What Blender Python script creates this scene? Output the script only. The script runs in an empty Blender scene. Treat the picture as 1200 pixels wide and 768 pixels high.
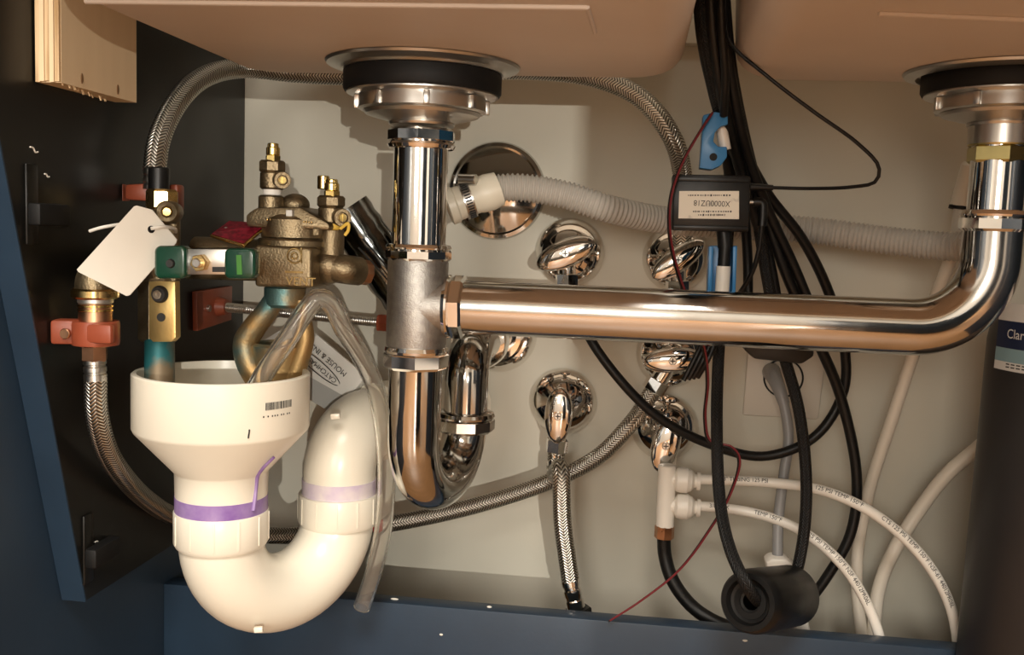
import bpy, bmesh, math, random
from mathutils import Vector, Matrix, Quaternion
random.seed(7)
PI = math.pi
scene = bpy.context.scene
COL = scene.collection
V3 = Vector

# ------------------------------------------------------------------ camera
CAM = V3((0, -0.125, 0.45)); FPX = 1150.0
YAW, PITCH, ROLL = math.radians(7.24), math.radians(5.5), math.radians(2.0)
ROT = Matrix.Rotation(YAW, 3, 'Z') @ Matrix.Rotation(PI/2 - PITCH, 3, 'X') @ Matrix.Rotation(ROLL, 3, 'Z')
cd = bpy.data.cameras.new('camera'); cam = bpy.data.objects.new('camera', cd); COL.objects.link(cam)
cam.location = CAM; cam.rotation_euler = ROT.to_euler()
cd.sensor_width = 36; cd.lens = FPX / 1200 * 36; cd.clip_start = 0.01; cd.clip_end = 30
scene.camera = cam

# ------------------------------------------------------------------ world, lights, exposure
w = bpy.data.worlds.new('world'); scene.world = w; w.use_nodes = True
w.node_tree.nodes['Background'].inputs[0].default_value = (1.0, 0.9, 0.78, 1)
w.node_tree.nodes['Background'].inputs[1].default_value = 0.05
def light(name, kind, loc, target, power, color, size=0.1, sy=None):
    d = bpy.data.lights.new(name, kind); d.energy = power; d.color = color
    if kind == 'AREA':
        d.size = size
        if sy: d.shape = 'RECTANGLE'; d.size_y = sy
    else: d.shadow_soft_size = size
    o = bpy.data.objects.new(name, d); COL.objects.link(o); o.location = loc
    o.rotation_euler = (V3(target) - V3(loc)).to_track_quat('-Z', 'Y').to_euler()
    return o
light('ceiling_light', 'AREA', (0.1, -1.5, 2.36), (0.1, -1.5, 0), 125, (1.0, 0.92, 0.82), 1.0)
light('counter_lamp', 'AREA', (0.79, -2.60, 0.52), (-0.1, 0.7, 0.40), 46, (1.0, 0.94, 0.84), 0.016)
light('fill_light', 'AREA', (-0.35, -2.2, 0.85), (0.05, 0.7, 0.38), 20, (1.0, 0.93, 0.83), 0.6)  # broad fill added to brighten the cabinet inside, stands for no known lamp
vs = scene.view_settings
vs.view_transform = 'Standard'; vs.look = 'None'; vs.gamma = 1; vs.exposure = -0.2; vs.use_curve_mapping = False

# ------------------------------------------------------------------ helpers: pixel of the 1200x768 photograph -> point at world depth Y
def ray(px, py): return ROT @ V3(((px-600)/FPX, -(py-384)/FPX, -1.0))
def at(px, py, Y):
    d = ray(px, py); return CAM + d * ((Y - CAM.y) / d.y)
def atx(px, py, X):
    d = ray(px, py); return CAM + d * ((X - CAM.x) / d.x)
def mpp(px, py, Y):
    d = ray(px, py); return ((Y - CAM.y) / d.y) / FPX

# ------------------------------------------------------------------ helpers: materials
MATS = {}
def newmat(name):
    m = bpy.data.materials.new(name); m.use_nodes = True
    nt = m.node_tree; b = nt.nodes['Principled BSDF']; MATS[name] = m
    return m, nt, b
def N(nt, t, **kw):
    n = nt.nodes.new(t)
    for k, v in kw.items(): setattr(n, k, v)
    return n
def mat(name, col, rough=0.5, metal=0.0, var=0.0, scale=30, bump=0.0, bscale=200, rvar=0.0, col2=None, coat=0.0, spec=None, thr=None, stretch=None):
    m, nt, b = newmat(name)
    b.inputs['Base Color'].default_value = (*col, 1); b.inputs['Roughness'].default_value = rough
    b.inputs['Metallic'].default_value = metal
    if coat: b.inputs['Coat Weight'].default_value = coat
    if spec is not None: b.inputs['Specular IOR Level'].default_value = spec
    tc = N(nt, 'ShaderNodeTexCoord'); vec = tc.outputs['Object']
    if stretch:
        mp = N(nt, 'ShaderNodeMapping'); mp.inputs['Scale'].default_value = stretch
        nt.links.new(vec, mp.inputs['Vector']); vec = mp.outputs['Vector']
    if var or col2 or rvar:
        no = N(nt, 'ShaderNodeTexNoise'); no.inputs['Scale'].default_value = scale; no.inputs['Detail'].default_value = 6
        nt.links.new(vec, no.inputs['Vector'])
        if var or col2:
            r = N(nt, 'ShaderNodeValToRGB')
            lo, hi = thr if thr else (0.3, 0.7)
            r.color_ramp.elements[0].position = lo; r.color_ramp.elements[1].position = hi
            c2 = col2 if col2 else tuple(c*(1-var) for c in col)
            r.color_ramp.elements[0].color = (*c2, 1); r.color_ramp.elements[1].color = (*col, 1)
            nt.links.new(no.outputs['Fac'], r.inputs['Fac']); nt.links.new(r.outputs['Color'], b.inputs['Base Color'])
        if rvar:
            mr = N(nt, 'ShaderNodeMapRange'); mr.inputs['From Min'].default_value = 0.3; mr.inputs['From Max'].default_value = 0.7
            mr.inputs['To Min'].default_value = max(0.0, rough-rvar); mr.inputs['To Max'].default_value = rough+rvar
            nt.links.new(no.outputs['Fac'], mr.inputs['Value']); nt.links.new(mr.outputs['Result'], b.inputs['Roughness'])
    if bump:
        n2 = N(nt, 'ShaderNodeTexNoise'); n2.inputs['Scale'].default_value = bscale; n2.inputs['Detail'].default_value = 4
        nt.links.new(vec, n2.inputs['Vector'])
        bp = N(nt, 'ShaderNodeBump'); bp.inputs['Strength'].default_value = bump; bp.inputs['Distance'].default_value = 0.001
        nt.links.new(n2.outputs['Fac'], bp.inputs['Height']); nt.links.new(bp.outputs['Normal'], b.inputs['Normal'])
    return m

mat('wall_beige', (0.60, 0.575, 0.485), 0.55, var=0.10, scale=5, bump=0.05, bscale=60)
mat('blue_paint', (0.017, 0.037, 0.066), 0.42, var=0.25, scale=14, bump=0.06, bscale=300)
mat('blue_dark', (0.012, 0.022, 0.036), 0.6, var=0.3, scale=20)
mat('black_laminate', (0.008, 0.0076, 0.0066), 0.33, var=0.3, scale=12, rvar=0.06, spec=0.32)
mat('sink_composite', (0.64, 0.55, 0.47), 0.55, var=0.08, scale=9, bump=0.05, bscale=80)
mat('counter', (0.6, 0.56, 0.5), 0.4)
mat('plywood_face', (0.80, 0.62, 0.40), 0.6, col2=(0.74, 0.56, 0.35), scale=10, stretch=(6, 6, 0.8), thr=(0.3, 0.7))
mat('plywood_edge', (0.74, 0.54, 0.32), 0.7, col2=(0.42, 0.26, 0.12), scale=40, stretch=(9, 9, 0.35), thr=(0.4, 0.6))
mat('knot', (0.16, 0.08, 0.03), 0.7)
mat('chrome', (0.83, 0.81, 0.78), 0.06, 1.0, rvar=0.03, scale=25)
mat('chrome_worn', (0.66, 0.64, 0.61), 0.12, 1.0, var=0.18, rvar=0.07, scale=22)
mat('chrome_dark', (0.50, 0.485, 0.455), 0.09, 1.0, rvar=0.04, scale=20)
mat('steel_brushed', (0.60, 0.58, 0.54), 0.32, 1.0, var=0.15, scale=30)
mat('cast_metal', (0.44, 0.425, 0.40), 0.45, 1.0, var=0.25, scale=220, bump=0.30, bscale=1100)
mat('zinc', (0.62, 0.60, 0.56), 0.28, 1.0, var=0.2, scale=40)
mat('rubber', (0.004, 0.004, 0.004), 0.6, spec=0.3)
mat('cable_black', (0.005, 0.005, 0.005), 0.42, bump=0.1, bscale=900, spec=0.35)
mat('plastic_black', (0.005, 0.005, 0.005), 0.38, rvar=0.08, spec=0.35)
mat('brass', (0.66, 0.47, 0.20), 0.25, 1.0, var=0.2, scale=40, rvar=0.08)
mat('brass_bright', (0.86, 0.64, 0.24), 0.22, 1.0, var=0.15, scale=60, rvar=0.08)
mat('brass_plate', (0.80, 0.60, 0.25), 0.42, 0.9, var=0.12, scale=60, bump=0.1, bscale=500)
mat('brass_green', (0.62, 0.54, 0.24), 0.3, 1.0, var=0.2, scale=40)
mat('bronze_cast', (0.31, 0.245, 0.15), 0.40, 0.92, col2=(0.17, 0.13, 0.078), scale=60, bump=0.45, bscale=650, rvar=0.1)
mat('bronze_patina', (0.40, 0.26, 0.11), 0.45, 0.75, col2=(0.10, 0.20, 0.20), scale=22, thr=(0.36, 0.50), bump=0.25, bscale=600)
mat('copper', (0.62, 0.34, 0.20), 0.32, 1.0, var=0.3, scale=60, rvar=0.1)
mat('copper_teal', (0.20, 0.15, 0.09), 0.5, 0.4, col2=(0.02, 0.14, 0.155), scale=38, thr=(0.45, 0.6))
mat('solder', (0.6, 0.58, 0.54), 0.4, 0.9, var=0.2)
mat('red_plastic', (0.28, 0.062, 0.028), 0.4, var=0.25, scale=40)
mat('red_plaque', (0.24, 0.012, 0.03), 0.4, col2=(0.10, 0.006, 0.012), scale=300, thr=(0.4, 0.6))
mat('green_plastic', (0.005, 0.048, 0.026), 0.22, coat=0.4)
mat('green_mark', (0.05, 0.22, 0.03), 0.4)
mat('tag_white', (0.83, 0.80, 0.72), 0.55, var=0.06, scale=30)
mat('white_plastic', (0.80, 0.77, 0.70), 0.35)
mat('tape_white', (0.85, 0.83, 0.78), 0.5)
mat('tape_yellow', (0.80, 0.55, 0.10), 0.5)
mat('pvc', (0.82, 0.775, 0.655), 0.28, var=0.05, scale=18)
mat('primer', (0.20, 0.10, 0.34), 0.4, col2=(0.36, 0.26, 0.48), scale=60)
mat('primer_pale', (0.50, 0.40, 0.58), 0.4, col2=(0.74, 0.68, 0.66), scale=50)
mat('print_black', (0.02, 0.02, 0.02), 0.6)
mat('print_red', (0.55, 0.02, 0.02), 0.5)
mat('hose_grey', (0.46, 0.435, 0.39), 0.5, var=0.06)
mat('hose_cuff', (0.78, 0.73, 0.60), 0.4)
mat('blue_plastic', (0.035, 0.20, 0.46), 0.35)
mat('paper_label', (0.72, 0.68, 0.58), 0.5, col2=(0.34, 0.32, 0.28), scale=70, thr=(0.3, 0.42))
mat('cable_grey', (0.26, 0.26, 0.26), 0.4)
mat('tube_white', (0.84, 0.81, 0.74), 0.3)
mat('tube_milky', (0.70, 0.65, 0.56), 0.35)
mat('wire_red', (0.15, 0.012, 0.018), 0.35)
mat('plate_beige', (0.60, 0.555, 0.48), 0.45)
mat('canister', (0.022, 0.021, 0.022), 0.42, var=0.2, scale=10)
mat('label_navy', (0.012, 0.02, 0.055), 0.35)
mat('label_light', (0.62, 0.62, 0.60), 0.4)
mat('label_teal', (0.20, 0.32, 0.36), 0.4)
mat('card_white', (0.74, 0.72, 0.67), 0.5, var=0.05)
mat('card_grey', (0.42, 0.42, 0.40), 0.5)
mat('foil', (0.24, 0.24, 0.23), 0.16, 1.0, col2=(0.06, 0.07, 0.07), scale=26, rvar=0.1)
mat('chip', (0.8, 0.76, 0.68), 0.6)
mat('room_wall', (0.60, 0.60, 0.57), 0.7)
mat('room_ceiling', (0.75, 0.70, 0.62), 0.8)

def braid_mat(name, base, dark, n=6, pitch=400.0):
    m, nt, b = newmat(name)
    b.inputs['Metallic'].default_value = 1.0; b.inputs['Roughness'].default_value = 0.28
    uv = N(nt, 'ShaderNodeUVMap'); sx = N(nt, 'ShaderNodeSeparateXYZ'); nt.links.new(uv.outputs['UV'], sx.inputs[0])
    def ma(op, a, b_=None):
        x = N(nt, 'ShaderNodeMath', operation=op)
        for i, s in enumerate((a, b_)):
            if s is None: continue
            if isinstance(s, (int, float)): x.inputs[i].default_value = s
            else: nt.links.new(s, x.inputs[i])
        return x.outputs[0]
    u = ma('MULTIPLY', sx.outputs['X'], n); v = ma('MULTIPLY', sx.outputs['Y'], pitch)
    tri = ma('ABSOLUTE', ma('SUBTRACT', ma('FRACT', u), 0.5))
    w1 = ma('SINE', ma('MULTIPLY', ma('ADD', v, ma('MULTIPLY', tri, 2.4)), 2*PI))
    pr = w1
    ramp = N(nt, 'ShaderNodeValToRGB'); ramp.color_ramp.elements[0].position = 0.25; ramp.color_ramp.elements[1].position = 0.62
    ramp.color_ramp.elements[0].color = (*dark, 1); ramp.color_ramp.elements[1].color = (*base, 1)
    sc = ma('ADD', ma('MULTIPLY', pr, 0.5), 0.5)
    nt.links.new(sc, ramp.inputs['Fac']); nt.links.new(ramp.outputs['Color'], b.inputs['Base Color'])
    bp = N(nt, 'ShaderNodeBump'); bp.inputs['Strength'].default_value = 0.7; bp.inputs['Distance'].default_value = 0.0008
    nt.links.new(sc, bp.inputs['Height']); nt.links.new(bp.outputs['Normal'], b.inputs['Normal'])
braid_mat('braid', (0.74, 0.71, 0.65), (0.15, 0.14, 0.12))
braid_mat('braid_cable', (0.012, 0.012, 0.012), (0.003, 0.003, 0.003), 6, 380)
bb = MATS['braid_cable'].node_tree.nodes['Principled BSDF']; bb.inputs['Metallic'].default_value = 0; bb.inputs['Roughness'].default_value = 0.45; bb.inputs['Specular IOR Level'].default_value = 0.3

def glassy(name, col, rough, ior):
    m, nt, b = newmat(name)
    b.inputs['Base Color'].default_value = (*col, 1); b.inputs['Roughness'].default_value = rough
    b.inputs['Transmission Weight'].default_value = 1.0; b.inputs['IOR'].default_value = ior
glassy('vinyl_clear', (0.97, 0.96, 0.92), 0.03, 1.38)
MATS['vinyl_clear'].node_tree.nodes['Principled BSDF'].inputs['Transmission Weight'].default_value = 0.96

def floor_mat():
    m, nt, b = newmat('wood_floor')
    tc = N(nt, 'ShaderNodeTexCoord'); mp = N(nt, 'ShaderNodeMapping'); mp.inputs['Scale'].default_value = (1.2, 12, 1)
    no = N(nt, 'ShaderNodeTexNoise'); no.inputs['Scale'].default_value = 3; no.inputs['Detail'].default_value = 8
    r = N(nt, 'ShaderNodeValToRGB'); r.color_ramp.elements[0].color = (0.26, 0.125, 0.05, 1); r.color_ramp.elements[1].color = (0.50, 0.27, 0.12, 1)
    nt.links.new(tc.outputs['Object'], mp.inputs[0]); nt.links.new(mp.outputs[0], no.inputs['Vector'])
    nt.links.new(no.outputs['Fac'], r.inputs['Fac']); nt.links.new(r.outputs['Color'], b.inputs['Base Color'])
    b.inputs['Roughness'].default_value = 0.4
floor_mat()

# ------------------------------------------------------------------ helpers: meshes
def frame_of(axis):
    z = V3(axis).normalized()
    x = V3((1, 0, 0)) if abs(z.x) < 0.9 else V3((0, 1, 0))
    x = (x - z * x.dot(z)).normalized(); y = z.cross(x)
    return x, y, z
def catmull(pts, n=10):
    P = [V3(p) for p in pts]
    if len(P) < 3: return P
    P = [P[0]*2 - P[1]] + P + [P[-1]*2 - P[-2]]
    out = []
    for i in range(1, len(P)-2):
        p0, p1, p2, p3 = P[i-1:i+3]
        t0 = 0; t1 = max(1e-6, (p1-p0).length**0.5); t2 = t1 + max(1e-6, (p2-p1).length**0.5); t3 = t2 + max(1e-6, (p3-p2).length**0.5)
        for k in range(n):
            t = t1 + (t2-t1)*k/n
            a1 = p0*((t1-t)/(t1-t0)) + p1*((t-t0)/(t1-t0)); a2 = p1*((t2-t)/(t2-t1)) + p2*((t-t1)/(t2-t1)); a3 = p2*((t3-t)/(t3-t2)) + p3*((t-t2)/(t3-t2))
            b1 = a1*((t2-t)/(t2-t0)) + a2*((t-t0)/(t2-t0)); b2 = a2*((t3-t)/(t3-t1)) + a3*((t-t1)/(t3-t1))
            out.append(b1*((t2-t)/(t2-t1)) + b2*((t-t1)/(t2-t1)))
    out.append(P[-2]); return out
def resample(pts, step):
    L = [0]
    for a, b in zip(pts, pts[1:]): L.append(L[-1] + (b-a).length)
    n = max(2, int(L[-1]/step)); out = []; j = 0
    for k in range(n+1):
        s = L[-1]*k/n
        while j < len(L)-2 and L[j+1] < s: j += 1
        d = L[j+1]-L[j]; f = (s-L[j])/d if d > 1e-9 else 0
        out.append(pts[j].lerp(pts[j+1], min(1, max(0, f))))
    return out
def arc(c, a, b, a0, a1, n=12):
    """points c + a cos t + b sin t"""
    return [c + a*math.cos(a0+(a1-a0)*k/n) + b*math.sin(a0+(a1-a0)*k/n) for k in range(n+1)]

class MB:
    def __init__(s): s.V = []; s.F = []; s.UV = {}
    def lathe(s, prof, o, axis=(0, 0, 1), segs=40, phase=0.0, sq=1.0):
        """prof: (radius, height along axis)"""
        x, y, z = frame_of(axis); o = V3(o); b0 = len(s.V); rings = []
        for r, h in prof:
            if r < 1e-7: rings.append([len(s.V)]); s.V.append(o + z*h)
            else:
                idx = []
                for k in range(segs):
                    t = 2*PI*k/segs + phase; idx.append(len(s.V)); s.V.append(o + x*(r*math.cos(t)) + y*(r*sq*math.sin(t)) + z*h)
                rings.append(idx)
        for A, B in zip(rings, rings[1:]):
            for k in range(segs):
                a, b = A[k % len(A)], A[(k+1) % len(A)]; c, d = B[(k+1) % len(B)], B[k % len(B)]
                f = []
                for q in (a, b, c, d):
                    if q not in f: f.append(q)
                if len(f) > 2: s.F.append(f)
        return s
    def cyl(s, a, b, r, segs=32, r2=None, bev=0.0):
        a, b = V3(a), V3(b); L = (b-a).length; r2 = r if r2 is None else r2
        if bev: p = [(0, 0), (r-bev, 0), (r, bev), (r2, L-bev), (r2-bev, L), (0, L)]
        else: p = [(0, 0), (r, 0), (r2, L), (0, L)]
        return s.lathe(p, a, b-a, segs)
    def nut(s, a, b, r, sides=6, phase=0.0):
        a, b = V3(a), V3(b); L = (b-a).length; c = min(r*0.08, L*0.2)
        return s.lathe([(0, 0), (r-c, 0), (r, c), (r, L-c), (r-c, L), (0, L)], a, b-a, sides, phase)
    def tube(s, pts, r, segs=16, caps=True, inner=None, up=None):
        """sweep; r number or f(arc length, total); inner: wall makes it hollow"""
        n = len(pts); L = [0.0]
        for a, b in zip(pts, pts[1:]): L.append(L[-1] + (b-a).length)
        T = [(pts[min(i+1, n-1)] - pts[max(i-1, 0)]).normalized() for i in range(n)]
        x = frame_of(T[0])[0] if up is None else (V3(up) - T[0]*V3(up).dot(T[0])).normalized()
        fr = []
        for i in range(n):
            if i: 
                q = T[i-1].rotation_difference(T[i]); x = q @ x
                x = (x - T[i]*x.dot(T[i])).normalized()
            fr.append((x.copy(), T[i].cross(x)))
        def shell(off, flip):
            rings = []
            for i in range(n):
                rr = (r(L[i], L[-1]) if callable(r) else r) - off
                idx = []
                for k in range(segs):
                    t = 2*PI*k/segs; idx.append(len(s.V)); s.V.append(pts[i] + fr[i][0]*(rr*math.cos(t)) + fr[i][1]*(rr*math.sin(t)))
                rings.append(idx)
            for i in range(n-1):
                for k in range(segs):
                    k2 = (k+1) % segs
                    f = [rings[i][k], rings[i][k2], rings[i+1][k2], rings[i+1][k]]
                    uv = [(k/segs, L[i]), ((k+1)/segs, L[i]), ((k+1)/segs, L[i+1]), (k/segs, L[i+1])]
                    if flip: f.reverse(); uv.reverse()
                    s.UV[len(s.F)] = uv; s.F.append(f)
            return rings
        R = shell(0, False)
        if inner:
            R2 = shell(inner, True)
            for e in (0, -1):
                for k in range(segs):
                    k2 = (k+1) % segs; s.F.append([R[e][k], R[e][k2], R2[e][k2], R2[e][k]])
        elif caps:
            s.F.append(list(reversed(R[0]))); s.F.append(R[-1])
        return s
    def box(s, c, size, x=(1, 0, 0), y=(0, 1, 0)):
        c = V3(c); x = V3(x).normalized(); y = V3(y); y = (y - x*y.dot(x)).normalized(); z = x.cross(y); b0 = len(s.V)
        hx, hy, hz = size[0]/2, size[1]/2, size[2]/2
        for i in (-1, 1):
            for j in (-1, 1):
                for k in (-1, 1): s.V.append(c + x*hx*i + y*hy*j + z*hz*k)
        for f in ((0, 1, 3, 2), (4, 6, 7, 5), (0, 4, 5, 1), (2, 3, 7, 6), (0, 2, 6, 4), (1, 5, 7, 3)): s.F.append([b0+q for q in f])
        return s
    def prism(s, poly, ext):
        """poly: 3D points of one face; ext: vector"""
        b0 = len(s.V); n = len(poly); ext = V3(ext)
        s.V += [V3(p) for p in poly] + [V3(p)+ext for p in poly]
        s.F.append([b0+i for i in range(n)]); s.F.append([b0+n+i for i in reversed(range(n))])
        for i in range(n):
            j = (i+1) % n; s.F.append([b0+i, b0+n+i, b0+n+j, b0+j])
        return s
    def hexa(s, a, b):
        """two quads of 4 points"""
        b0 = len(s.V); s.V += [V3(p) for p in a] + [V3(p) for p in b]
        s.F += [[b0, b0+1, b0+2, b0+3], [b0+7, b0+6, b0+5, b0+4]] + [[b0+i, b0+4+i, b0+4+(i+1) % 4, b0+(i+1) % 4] for i in range(4)]
        return s
    def ell(s, c, rx, ry, rz, x=(1, 0, 0), y=(0, 1, 0), nu=28, nv=14):
        c = V3(c); x = V3(x).normalized(); y = V3(y); y = (y - x*y.dot(x)).normalized(); z = x.cross(y); rings = []
        for i in range(nv+1):
            p = -PI/2 + PI*i/nv
            if i in (0, nv): rings.append([len(s.V)]); s.V.append(c + z*(rz*math.sin(p))); continue
            idx = []
            for k in range(nu):
                t = 2*PI*k/nu; idx.append(len(s.V)); s.V.append(c + x*(rx*math.cos(p)*math.cos(t)) + y*(ry*math.cos(p)*math.sin(t)) + z*(rz*math.sin(p)))
            rings.append(idx)
        for A, B in zip(rings, rings[1:]):
            for k in range(nu):
                f = []
                for q in (A[k % len(A)], A[(k+1) % len(A)], B[(k+1) % len(B)], B[k % len(B)]):
                    if q not in f: f.append(q)
                s.F.append(f)
        return s
    def raw(s, verts, faces):
        b0 = len(s.V); s.V += [V3(v) for v in verts]; s.F += [[b0+q for q in f] for f in faces]; return s
    def build(s, name, material, parent=None, bevel=0.0, angle=32, recalc=True, bseg=2, origin=None):
        me = bpy.data.meshes.new(name)
        if parent is not None: org = WL[parent.name]
        elif origin is not None: org = V3(origin)
        else:
            xs = [v.x for v in s.V]; ys = [v.y for v in s.V]; zs = [v.z for v in s.V]
            org = V3(((min(xs)+max(xs))/2, (min(ys)+max(ys))/2, min(zs)))
        bm = bmesh.new(); bv = [bm.verts.new(v - org) for v in s.V]
        lay = bm.loops.layers.uv.new('UVMap') if s.UV else None
        for i, f in enumerate(s.F):
            try: bf = bm.faces.new([bv[q] for q in f])
            except ValueError: continue
            if lay and i in s.UV:
                for lp, uv in zip(bf.loops, s.UV[i]): lp[lay].uv = uv
        if recalc: bmesh.ops.recalc_face_normals(bm, faces=bm.faces)
        if bevel:
            ed = [e for e in bm.edges if len(e.link_faces) == 2 and e.calc_face_angle(0) > 0.5]
            bmesh.ops.bevel(bm, geom=ed, offset=bevel, segments=bseg, profile=0.5, affect='EDGES', clamp_overlap=True)
        for f in bm.faces: f.smooth = True
        bm.to_mesh(me); bm.free()
        me.set_sharp_from_angle(angle=math.radians(angle))
        me.materials.append(MATS[material])
        o = bpy.data.objects.new(name, me); COL.objects.link(o)
        if parent is not None: 
            o.parent = parent; WL[o.name] = org.copy()
        else:
            o.location = org; WL[o.name] = org.copy()
        return o
WL = {}   # world location of each object's origin (parts sit at their parent's origin)
def tag(o, label, cat, group=None, kind=None):
    o['label'] = label; o['category'] = cat
    if group: o['group'] = group
    if kind: o['kind'] = kind
    return o
def thing(name, label, cat, loc, group=None):
    o = bpy.data.objects.new(name, None); COL.objects.link(o); o.empty_display_size = 0.01
    o.location = loc; WL[o.name] = V3(loc); return tag(o, label, cat, group)
def struct(o, label=None):
    o['kind'] = 'structure'
    if label: o['label'] = label
    return o
def plabel(o, label): o['label'] = label; return o

def text2d(s, size):
    c = bpy.data.curves.new('t', 'FONT'); c.body = s; c.size = size; c.resolution_u = 3
    o = bpy.data.objects.new('t', c); COL.objects.link(o)
    dg = bpy.context.evaluated_depsgraph_get(); dg.update()
    me = bpy.data.meshes.new_from_object(o.evaluated_get(dg))
    vs_ = [(v.co.x, v.co.y) for v in me.vertices]; fs = [list(p.vertices) for p in me.polygons]
    bpy.data.objects.remove(o); bpy.data.curves.remove(c); bpy.data.meshes.remove(me)
    return vs_, fs
def put_text(mb, s, size, o, xd, yd, wid=None):
    vs_, fs = text2d(s, size); xd = V3(xd).normalized(); yd = V3(yd).normalized(); o = V3(o)
    k = 1
    if wid: k = wid / max(v[0] for v in vs_)
    mb.raw([o + xd*(v[0]*k) + yd*v[1] for v in vs_], fs); return mb
def text_on_path(mb, s, size, pts, r, s0, face):
    """wrap lettering on a tube, towards direction face"""
    vs_, fs = text2d(s, size); L = [0.0]
    for a, b in zip(pts, pts[1:]): L.append(L[-1]+(b-a).length)
    out = []
    for x, y in vs_:
        d = min(max(s0 + x, 0), L[-1]-1e-6); j = 0
        while L[j+1] < d: j += 1
        t = (pts[j+1]-pts[j]).normalized(); c = pts[j].lerp(pts[j+1], (d-L[j])/(L[j+1]-L[j]))
        n = (V3(face) - t*V3(face).dot(t)).normalized(); b = t.cross(n)
        if b.z < 0: b = -b
        a = (y - size*0.35)/r
        out.append(c + (n*math.cos(a) + b*math.sin(a))*(r*1.085))
    mb.raw(out, fs); return mb
def P(*l): return [at(*p) for p in l]

# ================================================================== STRUCTURE
YW = 0.78                                     # back wall
XP = at(287, 160, YW).x                       # inner face of the black side panel
XL = XP - 0.018                               # blue cabinet side
XR = 0.62
ZS = at(491, 76, 0.56).z                      # underside of the sink
FLOOR = -0.10
def slab(name, lo, hi, m, bevel=0.0):
    lo, hi = V3(lo), V3(hi)
    return struct(MB().box((lo+hi)/2, hi-lo).build(name, m, bevel=bevel))
slab('wall_back', (XL-0.02, YW, -0.1), (XR+0.02, YW+0.018, 0.86), 'wall_beige')
slab('wall_left', (XL-0.018, 0.22, -0.1), (XL, YW, 0.84), 'blue_paint')
slab('wall_right', (XR, 0.22, -0.1), (XR+0.018, YW, 0.84), 'blue_paint')
slab('floor', (XL, 0.22, -0.02), (XR, YW, 0.0), 'wood_floor')
# front board the pipes drop behind
a = at(186, 690, 0.655); YLG = 0.655
zl = at(186, 689, YLG).z; zr = at(1200, 764, YLG).z
lb = MB(); xr_ = XR
lb.hexa([(XL, YLG, 0.0), (xr_, YLG, 0.0), (xr_, YLG, (zl+zr)/2), (XL, YLG, (zl+zr)/2)], [(XL, YLG+0.018, 0.0), (xr_, YLG+0.018, 0.0), (xr_, YLG+0.018, (zl+zr)/2), (XL, YLG+0.018, (zl+zr)/2)])
struct(lb.build('trim_1', 'blue_paint', bevel=0.0008), 'dark blue painted board along the cabinet bottom')
ZLG = (zl+zr)/2
# batten high on the back wall, seen between the two basins
slab('trim_2', (XL, YW-0.016, at(750, 50, YW-0.016).z), (XR, YW, 0.80), 'wall_beige', 0.001)
# kitchen around the cabinet
KX0, KX1, KY0, KZ = -1.7, 2.0, -3.0, 2.42
slab('floor_1', (KX0, KY0, FLOOR-0.02), (KX1, YW+0.02, FLOOR), 'wood_floor')
slab('ceiling', (KX0, KY0, KZ), (KX1, YW+0.02, KZ+0.02), 'room_ceiling')
slab('wall_kitchen_left', (KX0-0.02, KY0, FLOOR), (KX0, YW+0.02, KZ), 'room_wall')
slab('wall_kitchen_right', (KX1, KY0, FLOOR), (KX1+0.02, YW+0.02, KZ), 'room_wall')
slab('wall_kitchen_front', (KX0, KY0-0.02, FLOOR), (KX1, KY0, KZ), 'room_wall')
slab('wall_kitchen_back', (KX0, YW+0.02, FLOOR), (KX1, YW+0.04, KZ), 'room_wall')
# countertop (frame around the sink opening)
ct = MB(); ct.box((0.1, 0.24, 0.86), (2.4, 0.10, 0.03)).box((0.1, 0.785, 0.86), (2.4, 0.05, 0.03)).box((-0.73, 0.525, 0.86), (0.74, 0.47, 0.03)).box((0.96, 0.525, 0.86), (0.68, 0.47, 0.03))
struct(ct.build('trim_3', 'counter'), 'pale countertop above the cabinet')

# cabinet doors standing open, outside the frame
def door(n, hx, hy, ex, ey, hs):
    a, b = V3((hx, hy, 0)), V3((ex, ey, 0)); d = (b-a).normalized(); w_ = (b-a).length; nn_ = V3((-d.y, d.x, 0))
    o = MB().box((a+b)/2 + V3((0, 0, 0.52)), (w_, 0.019, 0.60), x=d, y=nn_).build('door_%d' % n, 'blue_paint', bevel=0.002); struct(o)
    e_ = b - d*0.05 + V3((0, 0, 0.62)) + nn_*hs*0.032
    h = MB().cyl(e_-V3((0, 0, 0.07)), e_+V3((0, 0, 0.07)), 0.006, 16, bev=0.001).cyl(e_+V3((0, 0, .05)), e_+V3((0, 0, .05))-nn_*hs*.024, .005, 12).cyl(e_-V3((0, 0, .05)), e_-V3((0, 0, .05))-nn_*hs*.024, .005, 12)
    h.build('door_handle', 'zinc', o)
door(1, XR+0.02, 0.19, XR+0.18, -0.30, -1)
door(2, XL-0.02, 0.19, XL-0.16, -0.30, 1)

# unseen box added behind the camera to shade the right of the cabinet
shade_box = MB().box((0.388+0.24, -0.875, (FLOOR+0.80)/2), (0.48, 0.25, 0.80-FLOOR)).build('light_blocker', 'blue_paint', bevel=0.003); struct(shade_box, 'dark blue box added out of view to block the lamp')
MB().box((0.388+0.24, -0.875, 0.815), (0.50, 0.27, 0.03)).build('blocker_top', 'counter', shade_box, bevel=0.004)

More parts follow.
